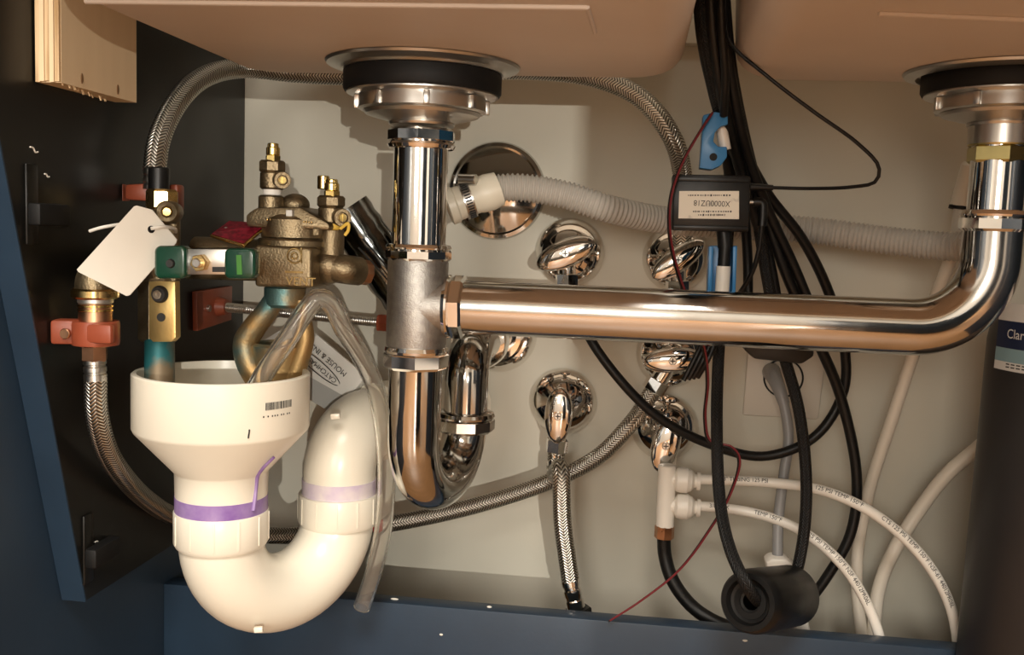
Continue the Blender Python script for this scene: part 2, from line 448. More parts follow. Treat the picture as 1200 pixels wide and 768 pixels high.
# black side panel with a blue front edge
f0, f1 = atx(0, 165, XP), atx(101, 704, XP); b1 = atx(205, 637, XP)
dz = (b1.z-f1.z)/(b1.y-f1.y)
top = 0.82
fy = lambda z: f1.y + (z-f1.z)*(f0.y-f1.y)/(f0.z-f1.z)
zb = f1.z + dz*(YW-f1.y)
poly = [V3((XP, f1.y, f1.z)), V3((XP, YW-0.001, zb)), V3((XP, YW-0.001, top)), V3((XP, fy(top), top))]
t = thing('side_panel', 'glossy black side panel with a dark blue front edge on the left cabinet wall', 'panel', (XL, f1.y, f1.z))
MB().prism(poly, (XL+0.0005-XP, 0, 0)).build('board', 'black_laminate', t)
e = MB(); d0 = 0.0015
e.hexa([(XP+0.0004, f1.y-d0, f1.z-0.0005), (XP+0.0004, fy(top)-d0, top), (XL+0.0005, fy(top)-d0, top), (XL+0.0005, f1.y-d0, f1.z-0.0005)],
       [(XP+0.0004, f1.y, f1.z-0.0005), (XP+0.0004, fy(top), top), (XL+0.0005, fy(top), top), (XL+0.0005, f1.y, f1.z-0.0005)])
plabel(e.build('edge_band', 'blue_paint', t), 'dark blue front edge')
# black plastic plates on the panel
for (cx, cy, lab) in ((42, 240, 'small black plastic hinge plate high on the black side panel'), (107, 640, 'small black plastic hinge plate near the bottom of the black side panel')):
    c = atx(cx, cy, XP); t = thing('hinge_plate', lab, 'hinge plate', (XP, c.y, c.z-0.02), 'black hinge plates')
    MB().box(c+V3((0.001, -0.006, 0)), (0.002, 0.012, 0.05)).build('plate', 'black_laminate', t, bevel=0.0012)
    MB().box(c+V3((0.005, 0.006, -0.006)), (0.010, 0.034, 0.014)).build('arm', 'rubber', t, bevel=0.002)

# ================================================================== SINK
t = thing('kitchen_sink', 'pale beige double bowl sink seen from below', 'sink', (0.05, 0.45, ZS))
def basin(x0, x1, y0, y1, z0, z1, name, rad=0.022, draft=0.012):
    mb = MB(); rings = []
    def rr(x0, x1, y0, y1, r, n=7):
        out = []
        for cx, cy, s in ((x1-r, y1-r, 0), (x0+r, y1-r, PI/2), (x0+r, y0+r, PI), (x1-r, y0+r, 3*PI/2)):
            for k in range(n+1): out.append((cx+r*math.cos(s+PI/2*k/n), cy+r*math.sin(s+PI/2*k/n)))
        return out
    H = z1-z0; prof = []
    for k in range(8):
        q = PI/2*k/7; prof.append((rad*(1-math.sin(q)), rad*(1-math.cos(q))))
    prof.append((-draft, H))
    for ins, h in prof:
        idx = []
        for x, y in rr(x0+ins, x1-ins, y0+ins, y1-ins, 0.030-ins*0.3): idx.append(len(mb.V)); mb.V.append(V3((x, y, z0+h)))
        rings.append(idx)
    n = len(rings[0])
    for A, B in zip(rings, rings[1:]):
        for k in range(n): mb.F.append([A[k], A[(k+1) % n], B[(k+1) % n], B[k]])
    mb.F.append(list(reversed(rings[0]))); mb.F.append(rings[-1])
    return mb.build(name, 'sink_composite', t, angle=60)
yb = 0.617
bl, br = atx, None
cl = at(290, 84, yb); cr = at(793, 92, yb); c2 = at(866, 93, yb)
LX0, LX1, RX0, RX1 = cl.x-0.004, cr.x+0.004, c2.x-0.006, XR-0.02
basin(LX0, LX1, 0.30, yb+0.006, ZS, 0.865, 'basin')
basin(RX0, RX1, 0.30, yb+0.006, ZS, 0.865, 'basin')
# moulded ridges under the bowls
rg = MB(); a = at(60, 2, 0.40); b = at(690, 7, 0.40)
zz = ZS - 0.0005
def under(px, py):
    d = ray(px, py); return CAM + d*((zz-CAM.z)/d.z)
p1, p2, p3 = under(100, 1), under(688, 8), under(697, 38)
rg.tube([p1, p2], 0.0016, 8).tube([p2, p3], 0.0013, 8); rg.build('ridge', 'sink_composite', t)
rg = MB(); rg.tube([under(1030, 15), under(1250, 24)], 0.0016, 8); rg.build('ridge', 'sink_composite', t)

# ================================================================== plywood block
X1 = XP + 0.017
bz = atx(72, 97, X1); y0 = bz.y; y1 = atx(160, 127, X1).y
t = thing('plywood_block', 'pale plywood block screwed to the black panel in the top left corner', 'wood block', (XP, y0, bz.z))
MB().box(((XP+X1)/2+0.0005, (y0+y1)/2, (bz.z+0.8)/2), (X1-XP-0.001, y1-y0, 0.8-bz.z)).build('board', 'plywood_face', t)
n_ = 5
for k in range(n_):
    xa = XP + 0.001 + (X1-XP-0.001)*k/n_; wd = (X1-XP-0.001)/n_
    MB().box((xa+wd/2, y0-0.001-(k % 2)*0.0006, (bz.z+0.8)/2+0.0005*(k % 3)), (wd*0.9, 0.0024, 0.8-bz.z)).build('ply_layer', ('plywood_edge', 'plywood_face')[k % 2], t)
for (kx, ky) in ((96, 92), (138, 105)):
    c = atx(kx, ky, X1); MB().ell(c, 0.0006, 0.0014, 0.0035, nu=12, nv=6).build('knot', 'knot', t)
for k in range(9):
    c = atx(76+k*6, 99+k*2.3, X1); MB().box(c+V3((-0.004*random.random(), 0, 0.0)), (0.0006, 0.0016, 0.0016+0.002*random.random()), x=(1, 0.3*random.uniform(-1, 1), 0.4)).build('splinter', 'plywood_edge', t)

# ================================================================== DRAINS
YD = 0.56
def strainer(cx, label, ph=0.0, neck=147):
    A = at(cx, 160, YD); m = mpp(cx, 160, YD)
    def z(py, hw=0): return at(cx, py, YD-hw*m).z          # height of a ring whose near edge shows at this pixel row
    t = thing('sink_strainer', label, 'sink strainer', (A.x, YD, z(165)), 'sink strainers')
    o = V3((A.x, YD, 0)); up = (0, 0, 1)
    zp = z(69, 96)
    MB().lathe([(0, zp), (94*m, zp), (96*m, zp+0.001), (98*m, ZS-0.004), (111*m, ZS-0.0022), (113*m, ZS-0.0006), (108*m, ZS-0.0003), (0, ZS-0.0003)], o, up, 64).build('flange_plate', 'steel_brushed', t)
    zg = z(97, 92)
    MB().lathe([(0, zp), (91*m, zp), (92*m, zp-0.001), (92*m, zg+0.002), (90*m, zg), (0, zg)], o, up, 64).build('gasket', 'rubber', t)
    MB().lathe([(0, zg), (88*m, zg), (88*m, zg-0.001), (84*m, zg-0.002), (0, zg-0.002)], o, up, 64).build('friction_ring', 'zinc', t)
    z2 = z(122, 75)
    MB().lathe([(0, zg-0.002), (74*m, zg-0.002), (75*m, z2+0.001), (72*m, z2), (0, z2)], o, up, 56).build('lock_nut', 'zinc', t)
    for k in range(8):
        th = 2*PI*k/8 + ph; d = V3((math.cos(th), math.sin(th), 0))
        MB().box(V3((A.x, YD, (zg-0.002+z2)/2)) + d*75*m, (0.005, 0.0042, zg-0.003-z2), x=d, y=(-d.y, d.x, 0)).build('lug', 'zinc', t, bevel=0.0006)
    zc = z(neck)
    MB().lathe([(0, z2), (68*m, z2), (69*m, z(124, 68)), (66*m, z(128, 66)), (52*m, z(134, 52)), (41*m, z(138, 41)), (36*m, z(142, 36)), (36*m, zc), (0, zc)], o, up, 56).build('basket_body', 'steel_brushed', t)
    zr_ = z(144, 36)
    MB().lathe([(0, zr_+0.003), (38*m, zr_+0.003), (39*m, zr_+0.0015), (38*m, zr_), (0, zr_)], o, up, 40).build('thread_ring', 'zinc', t)
    return t, A, m, z
tL, AL, mL, zL = strainer(494, 'basket strainer with black gasket under the left bowl', 0.28)
tR, AR, mR, zR = strainer(1173, 'basket strainer with black gasket under the right bowl', 0.1, 170)

def slip_nut(mb, c, axis, r, h, sides=8, ph=0.2):
    """hexagon-ish slip nut with a rolled collar; c is the start point, runs h along axis"""
    ax = V3(axis).normalized(); c = V3(c)
    mb.nut(c, c+ax*h*0.72, r, sides, ph)
    mb.lathe([(0, h*0.70), (r*0.97, h*0.70), (r*1.0, h*0.80), (r*0.96, h*0.96), (r*0.90, h), (0, h)], c, ax, 40)
    return mb
# --- tee with the left tailpiece
X0 = AL.x; o = V3((X0, YD, 0)); m = mL
t = thing('drain_tee', 'chrome tailpiece and rough cast tee under the left bowl strainer', 'drain tee', (X0, YD, zL(410)))
TP = MB().lathe([(30*m, zL(160)), (32*m, zL(160)), (32*m, zL(292)), (30*m, zL(292)), (30*m, zL(160))], o, (0, 0, 1), 48).build('tailpiece', 'chrome', t)
slip_nut(MB(), V3((X0, YD, zL(147, 40))), (0, 0, -1), 40*m, zL(147, 40)-zL(172, 40), 10).build('coupling_nut', 'chrome', t)
slip_nut(MB(), V3((X0, YD, zL(307, 39))), (0, 0, 1), 39*m, zL(287, 39)-zL(307, 39), 10).build('slip_nut', 'chrome', t)
zt0, zt1, zbr = zL(305, 36), zL(411, 36), zL(358)
tee = MB().lathe([(0, zt0), (35*m, zt0), (36*m, zt0-0.002), (36*m, zt1+0.002), (35*m, zt1), (0, zt1)], o, (0, 0, 1), 48)
tee.lathe([(0, 0), (36*m, 0.0), (33*m, 22*m), (31*m, 46*m), (0, 46*m)], V3((X0, YD, zbr)), (1, 0, 0), 48)
tee.build('tee_body', 'cast_metal', t)
slip_nut(MB(), V3((X0, YD, zL(438, 40))), (0, 0, 1), 39*m, zL(410, 40)-zL(438, 40), 8).build('slip_nut', 'chrome', t)
# --- long waste arm to the right bowl
XA = X0 + 36*m; XV = AR.x
t = thing('waste_arm', 'long chrome waste pipe crossing from the tee to the right bowl', 'waste pipe', (XA, YD, zbr-0.02))
rp = 33*m*0.96; EB = 0.048
zh = zbr
path = [V3((XA, YD, zh)), V3((XA+0.1, YD, zh)), V3((XV-EB, YD, zh))]
path = resample(path, 0.02)[:-1] + arc(V3((XV-EB, YD, zh+EB)), V3((0, 0, -EB)), V3((EB, 0, 0)), 0, PI/2, 18) + [V3((XV, YD, zR(262)))]
MB().tube(path, rp, 40, inner=0.0015).build('arm_pipe', 'chrome_worn', t)
slip_nut(MB(), V3((X0+46*m+24*m*0.5, YD, zbr)), (-1, 0, 0), 38*m, 24*m, 8, 0.2).build('slip_nut', 'chrome', t)
slip_nut(MB(), V3((XV, YD, zR(272))), (0, 0, 1), 40*mR*0.97, zR(247)-zR(272), 10).build('slip_nut', 'chrome', t)
MB().lathe([(29*mR, zR(170)), (31*mR, zR(170)), (31*mR, zR(262)), (29*mR, zR(262)), (29*mR, zR(170))], V3((XV, YD, 0)), (0, 0, 1), 48).build('tailpiece', 'chrome', t)
slip_nut(MB(), V3((XV, YD, zR(192))), (0, 0, 1), 36*mR, zR(163)-zR(192), 6, 0.5).build('coupling_nut', 'brass_green', t)
# --- p-trap
t = thing('p_trap', 'chrome P-trap curving from the tee into the back wall', 'trap', (X0, YD, zL(598)))
rt = 32.5*m
A1 = V3((X0, YD, zL(516))); top1 = V3((X0, YD, zL(412)))
B1 = at(546, 470, 0.642); B1.z = A1.z
hv = (B1-A1); R_ = hv.length/2; hd = hv.normalized(); C_ = (A1+B1)/2
bend = [top1, V3((X0, YD, zL(450)))] + arc(C_, -hd*R_, V3((0, 0, -R_)), 0, PI, 26)
zn = at(546, 494, 0.642).z
bend += [V3((B1.x, B1.y, zn))]
MB().tube(bend, lambda s, L: rt*(1.0 - 0.10*s/L), 40).build('j_bend', 'chrome_dark', t)
slip_nut(MB(), V3((B1.x, B1.y, at(546, 505, 0.642).z)), (0, 0, 1), rt*1.22, at(546, 482, .642).z-at(546, 505, .642).z, 10).build('slip_nut', 'chrome_dark', t)
ztop = at(546, 418, 0.642).z; wallp = at(588, 415, YW)
ad = (V3((wallp.x, YW, 0)) - V3((B1.x, B1.y, 0))).normalized(); rb = 0.026
armp = [V3((B1.x, B1.y, zn)), V3((B1.x, B1.y, zn+0.008))] + arc(V3((B1.x, B1.y, ztop-rb+0.006)) + ad*rb, -ad*rb, V3((0, 0, rb)), 0, PI/2, 14)
ztrap = armp[-1].z
armp += [V3((wallp.x, YW-0.001, ztrap))]
MB().tube(armp, rt*0.90, 40).build('trap_arm', 'chrome_dark', t)
def wall_disc(mb, c, prof, segs=56): mb.lathe(prof, c, (0, -1, 0), segs); return mb
rw = 46*mpp(588, 415, YW)
ew = V3((wallp.x-0.004, YW, ztrap))
slip = MB().lathe([(0, 0), (rt*1.2, 0), (rt*1.25, 0.004), (rt*1.25, 0.016), (rt*1.1, 0.02), (0, 0.02)], ew+ad*-0.085, ad, 40)
slip.build('wall_nut', 'chrome', t)
wall_disc(MB(), ew, [(0, 0), (rw, 0), (rw, 0.003), (rw*0.93, 0.010), (rw*0.80, 0.015), (rw*0.72, 0.014), (rw*0.66, 0.024), (0, 0.026)]).build('wall_flange', 'chrome', t)

# ================================================================== large round wall cover
c = at(583, 224, YW); r = 57*mpp(583, 224, YW)
tag(wall_disc(MB(), c, [(0, 0), (r, 0), (r, 0.004), (r*0.97, 0.007), (r*0.90, 0.008), (r*0.86, 0.0075), (r*0.55, 0.013), (r*0.2, 0.0155), (0, 0.016)]).build('wall_cover', 'chrome_dark'), 'large round chrome cover plate on the wall behind the grey drain hose', 'cover plate')

# ================================================================== shut-off valves
def valve(px, py, rpx, hang, outlet, label, hl=1.0, wide=1.0, outlen=0.030, drop=0.0):
    c = at(px, py, YW); m = mpp(px, py, YW); r = rpx*m*1.05
    t = thing('shutoff_valve', label, 'valve', c, 'shut-off valves on the back wall')
    wall_disc(MB(), c, [(0, 0), (r, 0), (r*1.01, 0.002), (r, 0.004), (r*0.965, 0.0055), (r*0.90, 0.0085), (r*0.78, 0.0125), (r*0.62, 0.0165), (r*0.46, 0.019), (r*0.40, 0.020), (r*0.36, 0.026), (0, 0.026)]).build('escutcheon', 'chrome', t)
    f = V3((0, -1, 0))
    b = MB().lathe([(0, 0.02), (0.0095, 0.02), (0.0095, 0.030), (0.012, 0.031), (0.012, 0.045), (0.0095, 0.048), (0.007, 0.052), (0.007, 0.050), (0, 0.050)], c, f, 32)
    b.build('valve_body', 'chrome', t)
    th = math.radians(outlet); od = V3((math.cos(th), 0, math.sin(th))); bc = c + f*0.040
    MB().cyl(bc, bc+od*outlen, 0.0078, 24).build('outlet', 'chrome', t)
    MB().nut(bc+od*(outlen-0.012), bc+od*outlen, 0.0105, 6, 0.3).build('compression_nut', 'chrome', t)
    ha = math.radians(hang); hx = V3((math.cos(ha), 0, math.sin(ha))); hc = c + f*0.052 + V3((0, 0, -drop))
    hn = MB().ell(hc, 0.0270*hl, 0.0118*wide, 0.0060, x=hx, y=hx.cross(f)); hd_ = hn.build('handle', 'chrome', t)
    MB().cyl(hc+f*0.0045, hc+f*0.0072, 0.0036, 18, bev=0.0006).build('screw', 'zinc', hd_)
    cr_ = MB().box(hc+f*0.0073, (0.0046, 0.0006, 0.0009)).box(hc+f*0.0073, (0.0009, 0.0006, 0.0046)); cr_.build('screw_slot', 'print_black', hd_)
    return t, bc + od*outlen, od
vA = valve(668, 296, 38, 25, -88, 'chrome shut-off valve left of the control box with a slanting oval handle', 1.02, 1.05)
vB = valve(792, 303, 37, 38, -88, 'chrome shut-off valve directly below the black control box', 1.0, 0.9)
vC = valve(786, 414, 38, 8, -118, 'chrome shut-off valve just under the waste pipe feeding a braided hose', 0.95, 0.95, 0.034)
vD = valve(660, 470, 37, 88, -92, 'chrome shut-off valve with upright handle feeding a short vertical braided hose', 0.95, 1.05, 0.040, 0.004)
vE = valve(779, 500, 37, 78, -90, 'lowest chrome shut-off valve above the white plastic manifold', 0.95, 1.05, drop=0.006)

# ================================================================== hoses
def hose(name, label, cat, pts, r, material, n=10, segs=20, group=None, step=0.004, root=None):
    path = resample(catmull(pts, n), step)
    if root is None:
        o = MB().tube(path, r, segs).build(name, material); tag(o, label, cat, group); return o, path
    return MB().tube(path, r, segs).build(name, material, root), path
def ferrule(root, p, q, r, material='zinc', name='ferrule'):
    p, q = V3(p), V3(q); L = (q-p).length
    pr = [(0, 0), (r, 0), (r, L*.18), (r*.9, L*.22), (r*.9, L*.3), (r, L*.34), (r, L*.55), (r*.92, L*.6), (r*.92, L*.68), (r, L*.72), (r, L), (0, L)]
    return MB().lathe(pr, p, q-p, 28).build(name, material, root)

# upper braided hose behind the sink
t = thing('braided_hose', 'braided steel hose arching behind the sink from the brass test cock', 'hose', at(183, 222, 0.575), 'braided steel hoses')
rr_ = 12.5*mpp(200, 150, 0.6)
pts = P((181, 200, .557), (186, 165, .565), (206, 122, .59), (240, 90, .63), (285, 80, .67), (350, 86, .69), (420, 89, .70), (520, 86, .71), (620, 82, .715), (700, 92, .715), (752, 116, .71), (786, 158, .705), (799, 200, .722), (800, 250, .735), (799, 290, .735))
h1, _ = hose('hose', '', '', pts, rr_, 'braid', root=t)
ferrule(t, at(180, 222, .558), at(180.5, 198, .558), rr_*0.92, 'zinc', 'crimp_collar')
MB().cyl(at(186, 224, .545), at(186.5, 196, .545), rr_*0.90, 24, bev=0.001).build('black_sleeve', 'plastic_black', t)
# long lower hose from the copper elbow to the third valve
t = thing('braided_hose', 'long braided steel hose sweeping low from the copper elbow to a wall valve', 'hose', at(112, 410, 0.478), 'braided steel hoses')
rr_ = 12.5*mpp(120, 500, 0.50)
oC, dC = vC[1], vC[2]
pts = P((112, 440, .478), (113, 480, .482), (124, 525, .50), (150, 565, .54), (180, 592, .59), (206, 606, .635), (260, 622, .68), (330, 628, .705), (400, 622, .715), (470, 612, .72), (560, 592, .73), (640, 566, .738), (700, 536, .738), (738, 498, .735)) + [oC + dC*0.022, oC]
hose('hose', '', '', pts, rr_, 'braid', root=t)
MB().nut(at(111, 404, .478), at(111, 423, .478), 15*mpp(111, 410, .478), 6, 0.1).build('hex_nut', 'copper', t)
ferrule(t, at(111, 422, .478), at(112, 446, .478), rr_*1.0, 'zinc')
ferrule(t, oC+dC*0.020, oC-dC*0.001, rr_*0.78)
# short vertical hose
oD, dD = vD[1], vD[2]
e1 = at(668, 682, .70); e2 = at(676, 716, .70)
t = thing('braided_hose', 'short braided steel hose hanging straight down from a wall valve', 'hose', e2, 'braided steel hoses')
pts = [oD, oD+dD*0.02] + P((657, 550, .706), (659, 610, .700), (664, 650, .70), (669, 684, .70))
hose('hose', '', '', pts, 10.5*mpp(660, 580, .71), 'braid', root=t)
ferrule(t, oD, oD+dD*0.022, 10.5*mpp(660, 580, .71)*0.98, 'chrome')
ferrule(t, at(668, 680, .70), at(675, 712, .70), 11*mpp(660, 680, .70), 'chrome')
MB().nut(at(678, 712, .70), at(679, 726, .70), 15*mpp(660, 700, .70), 6).build('hex_nut', 'plastic_black', t)

# grey corrugated drain hose
t = thing('drain_hose', 'grey corrugated drain hose running behind the pipes with a cream end cuff', 'hose', at(560, 240, .66))
pts = P((568, 222, .655), (610, 220, .66), (660, 228, .665), (710, 244, .67), (770, 257, .692), (850, 264, .712), (950, 270, .718), (1040, 282, .70), (1110, 289, .68), (1160, 290, .66))
pth = resample(catmull(pts, 12), 0.0006)
r0 = 15.5*mpp(700, 240, .67)
MB().tube(pth, lambda s, L: r0*(1.0 + 0.085*math.sin(2*PI*s/0.0036)), 20).build('corrugated_tube', 'hose_grey', t, angle=80)
ca, cb = at(524, 243, .645), at(585, 221, .655); ax = (cb-ca); L = ax.length; k = mpp(555, 230, .65)
MB().lathe([(15*k, 0.002), (18*k, 0), (22*k, 0.001), (22*k, L*.15), (20*k, L*.18), (19.5*k, L*.55), (21*k, L*.62), (22*k, L*.8), (20*k, L), (12*k, L), (14*k, L*.3), (15*k, 0.002)], ca, ax, 40).build('cuff', 'hose_cuff', t)
MB().cyl(ca+ax*0.10, ca+ax*0.28, 14.5*k, 30).build('cuff_bore', 'rubber', t)
cl_ = MB().lathe([(20.5*k, 0), (21.8*k, 0), (21.8*k, 0.0075), (20.5*k, 0.0075), (20.5*k, 0)], ca+ax*0.30, ax, 48).build('hose_clamp', 'zinc', t)
xx, yy, zz_ = frame_of(ax)
for q in range(40):
    th = 2*PI*q/40; d = xx*math.cos(th)+yy*math.sin(th)
    if d.y < 0.3: MB().box(ca+ax*0.30+zz_*0.0038+d*22*k, (0.0006, 0.0012, 0.005), x=d, y=zz_.cross(d)).build('clamp_slot', 'print_black', cl_)
MB().cyl(ca+ax*.30+V3((-0.002, -0.006, 25*k)), ca+ax*.30+V3((0.012, -0.010, 25*k)), 0.0045, 18, bev=0.0006).build('clamp_screw', 'zinc', cl_)

# ================================================================== PVC air-gap funnel and trap
YF, YR = 0.535, 0.622
fc = at(259, 520, YF); m = mpp(259, 520, YF)
def zf(py, hw=50): return at(260, py, YF-hw*m).z
X0f = at(260, 560, YF).x
t = thing('pvc_trap', 'cream PVC funnel reducer and U-trap with purple primer at the joints', 'pipe', (X0f, YF, zf(742)))
zt = zf(453, 100)
red = MB().lathe([(94*m, zt), (98*m, zt), (100*m, zt-0.001), (100*m, zf(522, 100)), (98*m, zf(526, 98)), (55*m, zf(563)), (53.5*m, zf(566)), (52.5*m, zf(605)), (44*m, zf(605)), (46*m, zf(566)), (90*m, zf(524, 94)), (94*m, zt)], V3((X0f, YF, 0)), (0, 0, 1), 72).build('reducer', 'pvc', t)
MB().lathe([(44*m, zf(594)), (53.2*m, zf(594)), (53.2*m, zf(614)), (44*m, zf(614)), (44*m, zf(594))], V3((X0f, YF, 0)), (0, 0, 1), 56).build('primer_band', 'primer', t)
def hub(x, y, za, zb, ro, ri, nm='hub'):
    h = MB().lathe([(ri, za), (ro*.985, za), (ro, za-0.001), (ro, zb+0.003), (ro*.95, zb), (ri*.9, zb), (ri, za)], V3((x, y, 0)), (0, 0, 1), 56).build(nm, 'pvc', t)
    for k in range(12):
        th = 2*PI*k/12+0.25; d = V3((math.cos(th), math.sin(th), 0))
        MB().box(V3((x, y, (za+zb)/2+0.001))+d*(ro+0.0001), (0.0008, 0.0016, (za-zb)*0.8), x=d, y=(-d.y, d.x, 0)).build('rib', 'pvc', h, bevel=0.0002)
    return h
hub(X0f, YF, zf(612), zf(655), 54.5*m, 45*m)
A1 = V3((X0f, YF, zf(648)))
m2 = mpp(397, 600, YR); B1 = V3((at(397, 600, YR).x, YR, A1.z))
def z2(py): return at(397, py, YR).z
hv = B1-A1; R_ = hv.length/2; hd = hv.normalized(); C_ = (A1+B1)/2
ru = 49*m
drop = 0.0
up_ = [A1+V3((0, 0, 0.004))] + arc(C_, -hd*R_, V3((0, 0, -R_*1.0)), 0, PI, 30) + [V3((B1.x, B1.y, z2(606)))]
MB().tube(up_, lambda s, L: ru*(1.0 - 0.05*s/L), 48).build('u_bend', 'pvc', t)
hub(B1.x, YR, z2(577), z2(613), 45.5*m2*1.03, 38*m2)
MB().lathe([(36*m2, z2(560)), (43*m2, z2(560)), (43*m2, z2(582)), (36*m2, z2(582)), (36*m2, z2(560))], V3((B1.x, YR, 0)), (0, 0, 1), 48).build('primer_band', 'primer_pale', t)
# street elbow to the wall
ed = V3((0.42, 0.90, 0)).normalized(); re = 42*m2; rb = 0.034
zc = z2(533)
ep = [V3((B1.x, YR, z2(590))), V3((B1.x, YR, zc-rb*0.4))] + arc(V3((B1.x, YR, zc-rb*0.4)) + ed*rb, -ed*rb, V3((0, 0, rb)), 0, PI/2, 16)
k_ = (YW-0.001-ep[-1].y)/ed.y; ep += [ep[-1]+ed*k_]
MB().tube(ep, re, 48).build('street_elbow', 'pvc', t)
ec = ep[-2]+ed*0.010
MB().lathe([(re*.98, 0), (re*1.12, 0), (re*1.13, 0.002), (re*1.13, 0.030), (re*.98, 0.030), (re*.98, 0)], ec, ed, 48).build('elbow_hub', 'pvc', t)
# sprue nubs
for (nx, ny, yy_, s_) in ((393, 488, YR-0.028, .0045), (303, 738, YF-0.004, .004)):
    MB().box(at(nx, ny, yy_), (s_*1.6, s_, s_), x=(1, 0.2, 0.1)).build('mould_nub', 'pvc', t, bevel=0.0008)
# printing on the reducer
def on_cyl(x, z, r): # x: signed arc from the camera-facing line
    a0 = math.atan2(CAM.y-YF, -X0f) ; a = a0 + x/r
    return V3((X0f + r*math.cos(a), YF + r*math.sin(a), z))
def strip(mb, xa, xb, za, zb, r, n=1):
    vs_ = []; 
    for i in range(n+1):
        x = xa+(xb-xa)*i/n; vs_ += [on_cyl(x, za, r), on_cyl(x, zb, r)]
    mb.raw(vs_, [[2*i, 2*i+2, 2*i+3, 2*i+1] for i in range(n)])
bc = MB(); RR = 100.4*m; x = 47*m
while x < 84*m:
    wd = random.choice((0.7, 1.0, 1.6))*m*0.9; strip(bc, x, x+wd, zf(475, 90), zf(484, 90), RR); x += wd + random.choice((0.6, 0.9))*m
plabel(bc.build('barcode', 'print_black', red, recalc=False), 'small black printed barcode')
bc = MB(); x = 44*m
while x < 82*m:
    strip(bc, x, x+1.6*m, zf(490.5, 90), zf(492.5, 90), RR); x += random.choice((2.6, 3.4, 5.5))*m
bc.build('printed_digits', 'print_black', red, recalc=False)
pm = MB(); pp = [on_cyl(28*m+0.6*m*math.cos(q*0.7), zf(506+q*2.6, 95), RR) for q in range(5)]
pm.tube(pp, 0.9*m, 6).build('pen_mark', 'print_black', red)
def conept(x, py):
    rr = 100 if py < 527 else (54.5+45.5*(563-py)/36 if py < 563 else 53.2)
    return on_cyl(x*m, zf(py, rr*.8), rr*m)
dr = MB().tube(catmull([conept(62, 541), conept(50, 552), conept(44, 562), conept(42, 575), conept(40, 590), conept(38, 602)], 6), lambda s, L: (2.0+1.6*s/L)*m*0.8, 8)
dr.build('primer_drip', 'primer', red)

# ================================================================== backflow preventer (brass)
YB = 0.575
def S(px=330, py=300, Y=YB): return mpp(px, py, Y)
def col(mb, px, ya, yb_, hw, Y=YB, segs=32, bev=True):
    """upright round piece between two pixel rows"""
    k = mpp(px, (ya+yb_)/2, Y); a = at(px, (ya+yb_)/2, Y); zt_ = at(px, ya, Y).z; zb_ = at(px, yb_, Y).z
    mb.cyl((a.x, Y, zb_), (a.x, Y, zt_), hw*k, segs, bev=min(hw*k*0.15, (zt_-zb_)*0.2) if bev else 0); return mb
t = thing('backflow_preventer', 'weathered bronze backflow preventer standing over the cream funnel', 'backflow valve', at(325, 445, YB))
k = S()
# casting with the word on its face
bx = MB()
fa = P((298, 287, YB-0.028), (365, 290, YB-0.028), (365, 338, YB-0.028), (298, 336, YB-0.028)); bx.prism(fa, (0, 0.05, 0))
body = bx.build('casting', 'bronze_cast', t, bevel=0.0025, bseg=3)
bx = MB(); fa = P((212, 290, YB-0.016), (304, 290, YB-0.022), (304, 330, YB-0.022), (212, 327, YB-0.016)); bx.prism(fa, (0, 0.03, 0)); bx.build('inlet_casting', 'bronze_cast', t, bevel=0.004, bseg=3)
bx = MB().cyl(at(228, 296, YB-.004), at(306, 300, YB-.004), 19*k, 28, bev=0.001); bx.build('inlet_barrel', 'bronze_cast', t)
g = MB(); put_text(g, 'VENT', 0.0088, at(335, 334, YB-0.0286), (1, 0, -0.01), (0, 0, 1))
plabel(g.build('lettering', 'brass', body, recalc=False), 'raised letters')
sc_ = at(345, 300, YB-0.0283)
ring = MB().tube(arc(sc_, V3((0.0052, 0, 0)), V3((0, 0, 0.0052)), 0, 2*PI, 24), 0.0007, 6).tube(arc(sc_, V3((0.0022, 0, 0)), V3((0, 0, 0.0022)), 0, 2*PI, 18), 0.0006, 6)
ring.tube([sc_+V3((0.0052, 0, 0.006)), sc_+V3((0.0052, 0, -0.005))], 0.0006, 6).box(sc_+V3((0, 0, -0.0115)), (0.013, 0.0012, 0.0014)); ring.build('emblem', 'brass', body)
# covers
g = MB(); col(g, 345, 252, 284, 38); col(g, 345, 280, 290, 42, segs=40); g.build('relief_cover', 'bronze_cast', t)
fa = P((287, 252, YB-0.020), (300, 243, YB-0.02), (352, 243, YB-0.020), (386, 262, YB-0.02), (386, 270, YB-0.02), (288, 266, YB-0.020)); MB().prism(fa, (0, 0.045, 0)).build('cover_plate', 'bronze_cast', t, bevel=0.003)
g = MB(); col(g, 318, 229, 254, 15, YB-.004); g.build('boss', 'bronze_cast', t)
g = MB().ell(at(346, 240, YB+.006), 17*k, 17*k, 13*k); g.build('boss', 'bronze_cast', t)
g = MB().nut(at(341, 254, YB-.018), at(341, 246, YB-.018), 7*k, 6); g.build('cover_bolt', 'solder', t)
g = MB().nut(at(372, 276, YB-.018), at(372, 268, YB-.018), 6*k, 6); g.build('cover_bolt', 'bronze_cast', t)
for i in range(4): MB().ell(at(313+i*4, 257.4+i*0.2, YB-0.0212), .0009, .0006, .0009, nu=8, nv=5).build('stamp_dot', 'brass', t)
for i in range(4): MB().ell(at(356+i*3, 260+i*0.2, YB-0.0212), .0008, .0006, .0008, nu=8, nv=5).build('stamp_dot', 'brass', t)
# outlet side
g = MB(); col(g, 388, 268, 325, 15, YB); g.ell(at(386, 312, YB), 21*k, 20*k, 21*k); g.tube(catmull(P((352, 305, YB), (380, 312, YB), (405, 316, YB), (420, 318, YB+.01)), 8), 17*k, 24); g.build('outlet_body', 'bronze_cast', t)
g = MB().nut(at(402, 316, YB+.004), at(432, 320, YB+.02), 15*k, 8, 0.2); g.build('union_nut', 'copper', t)
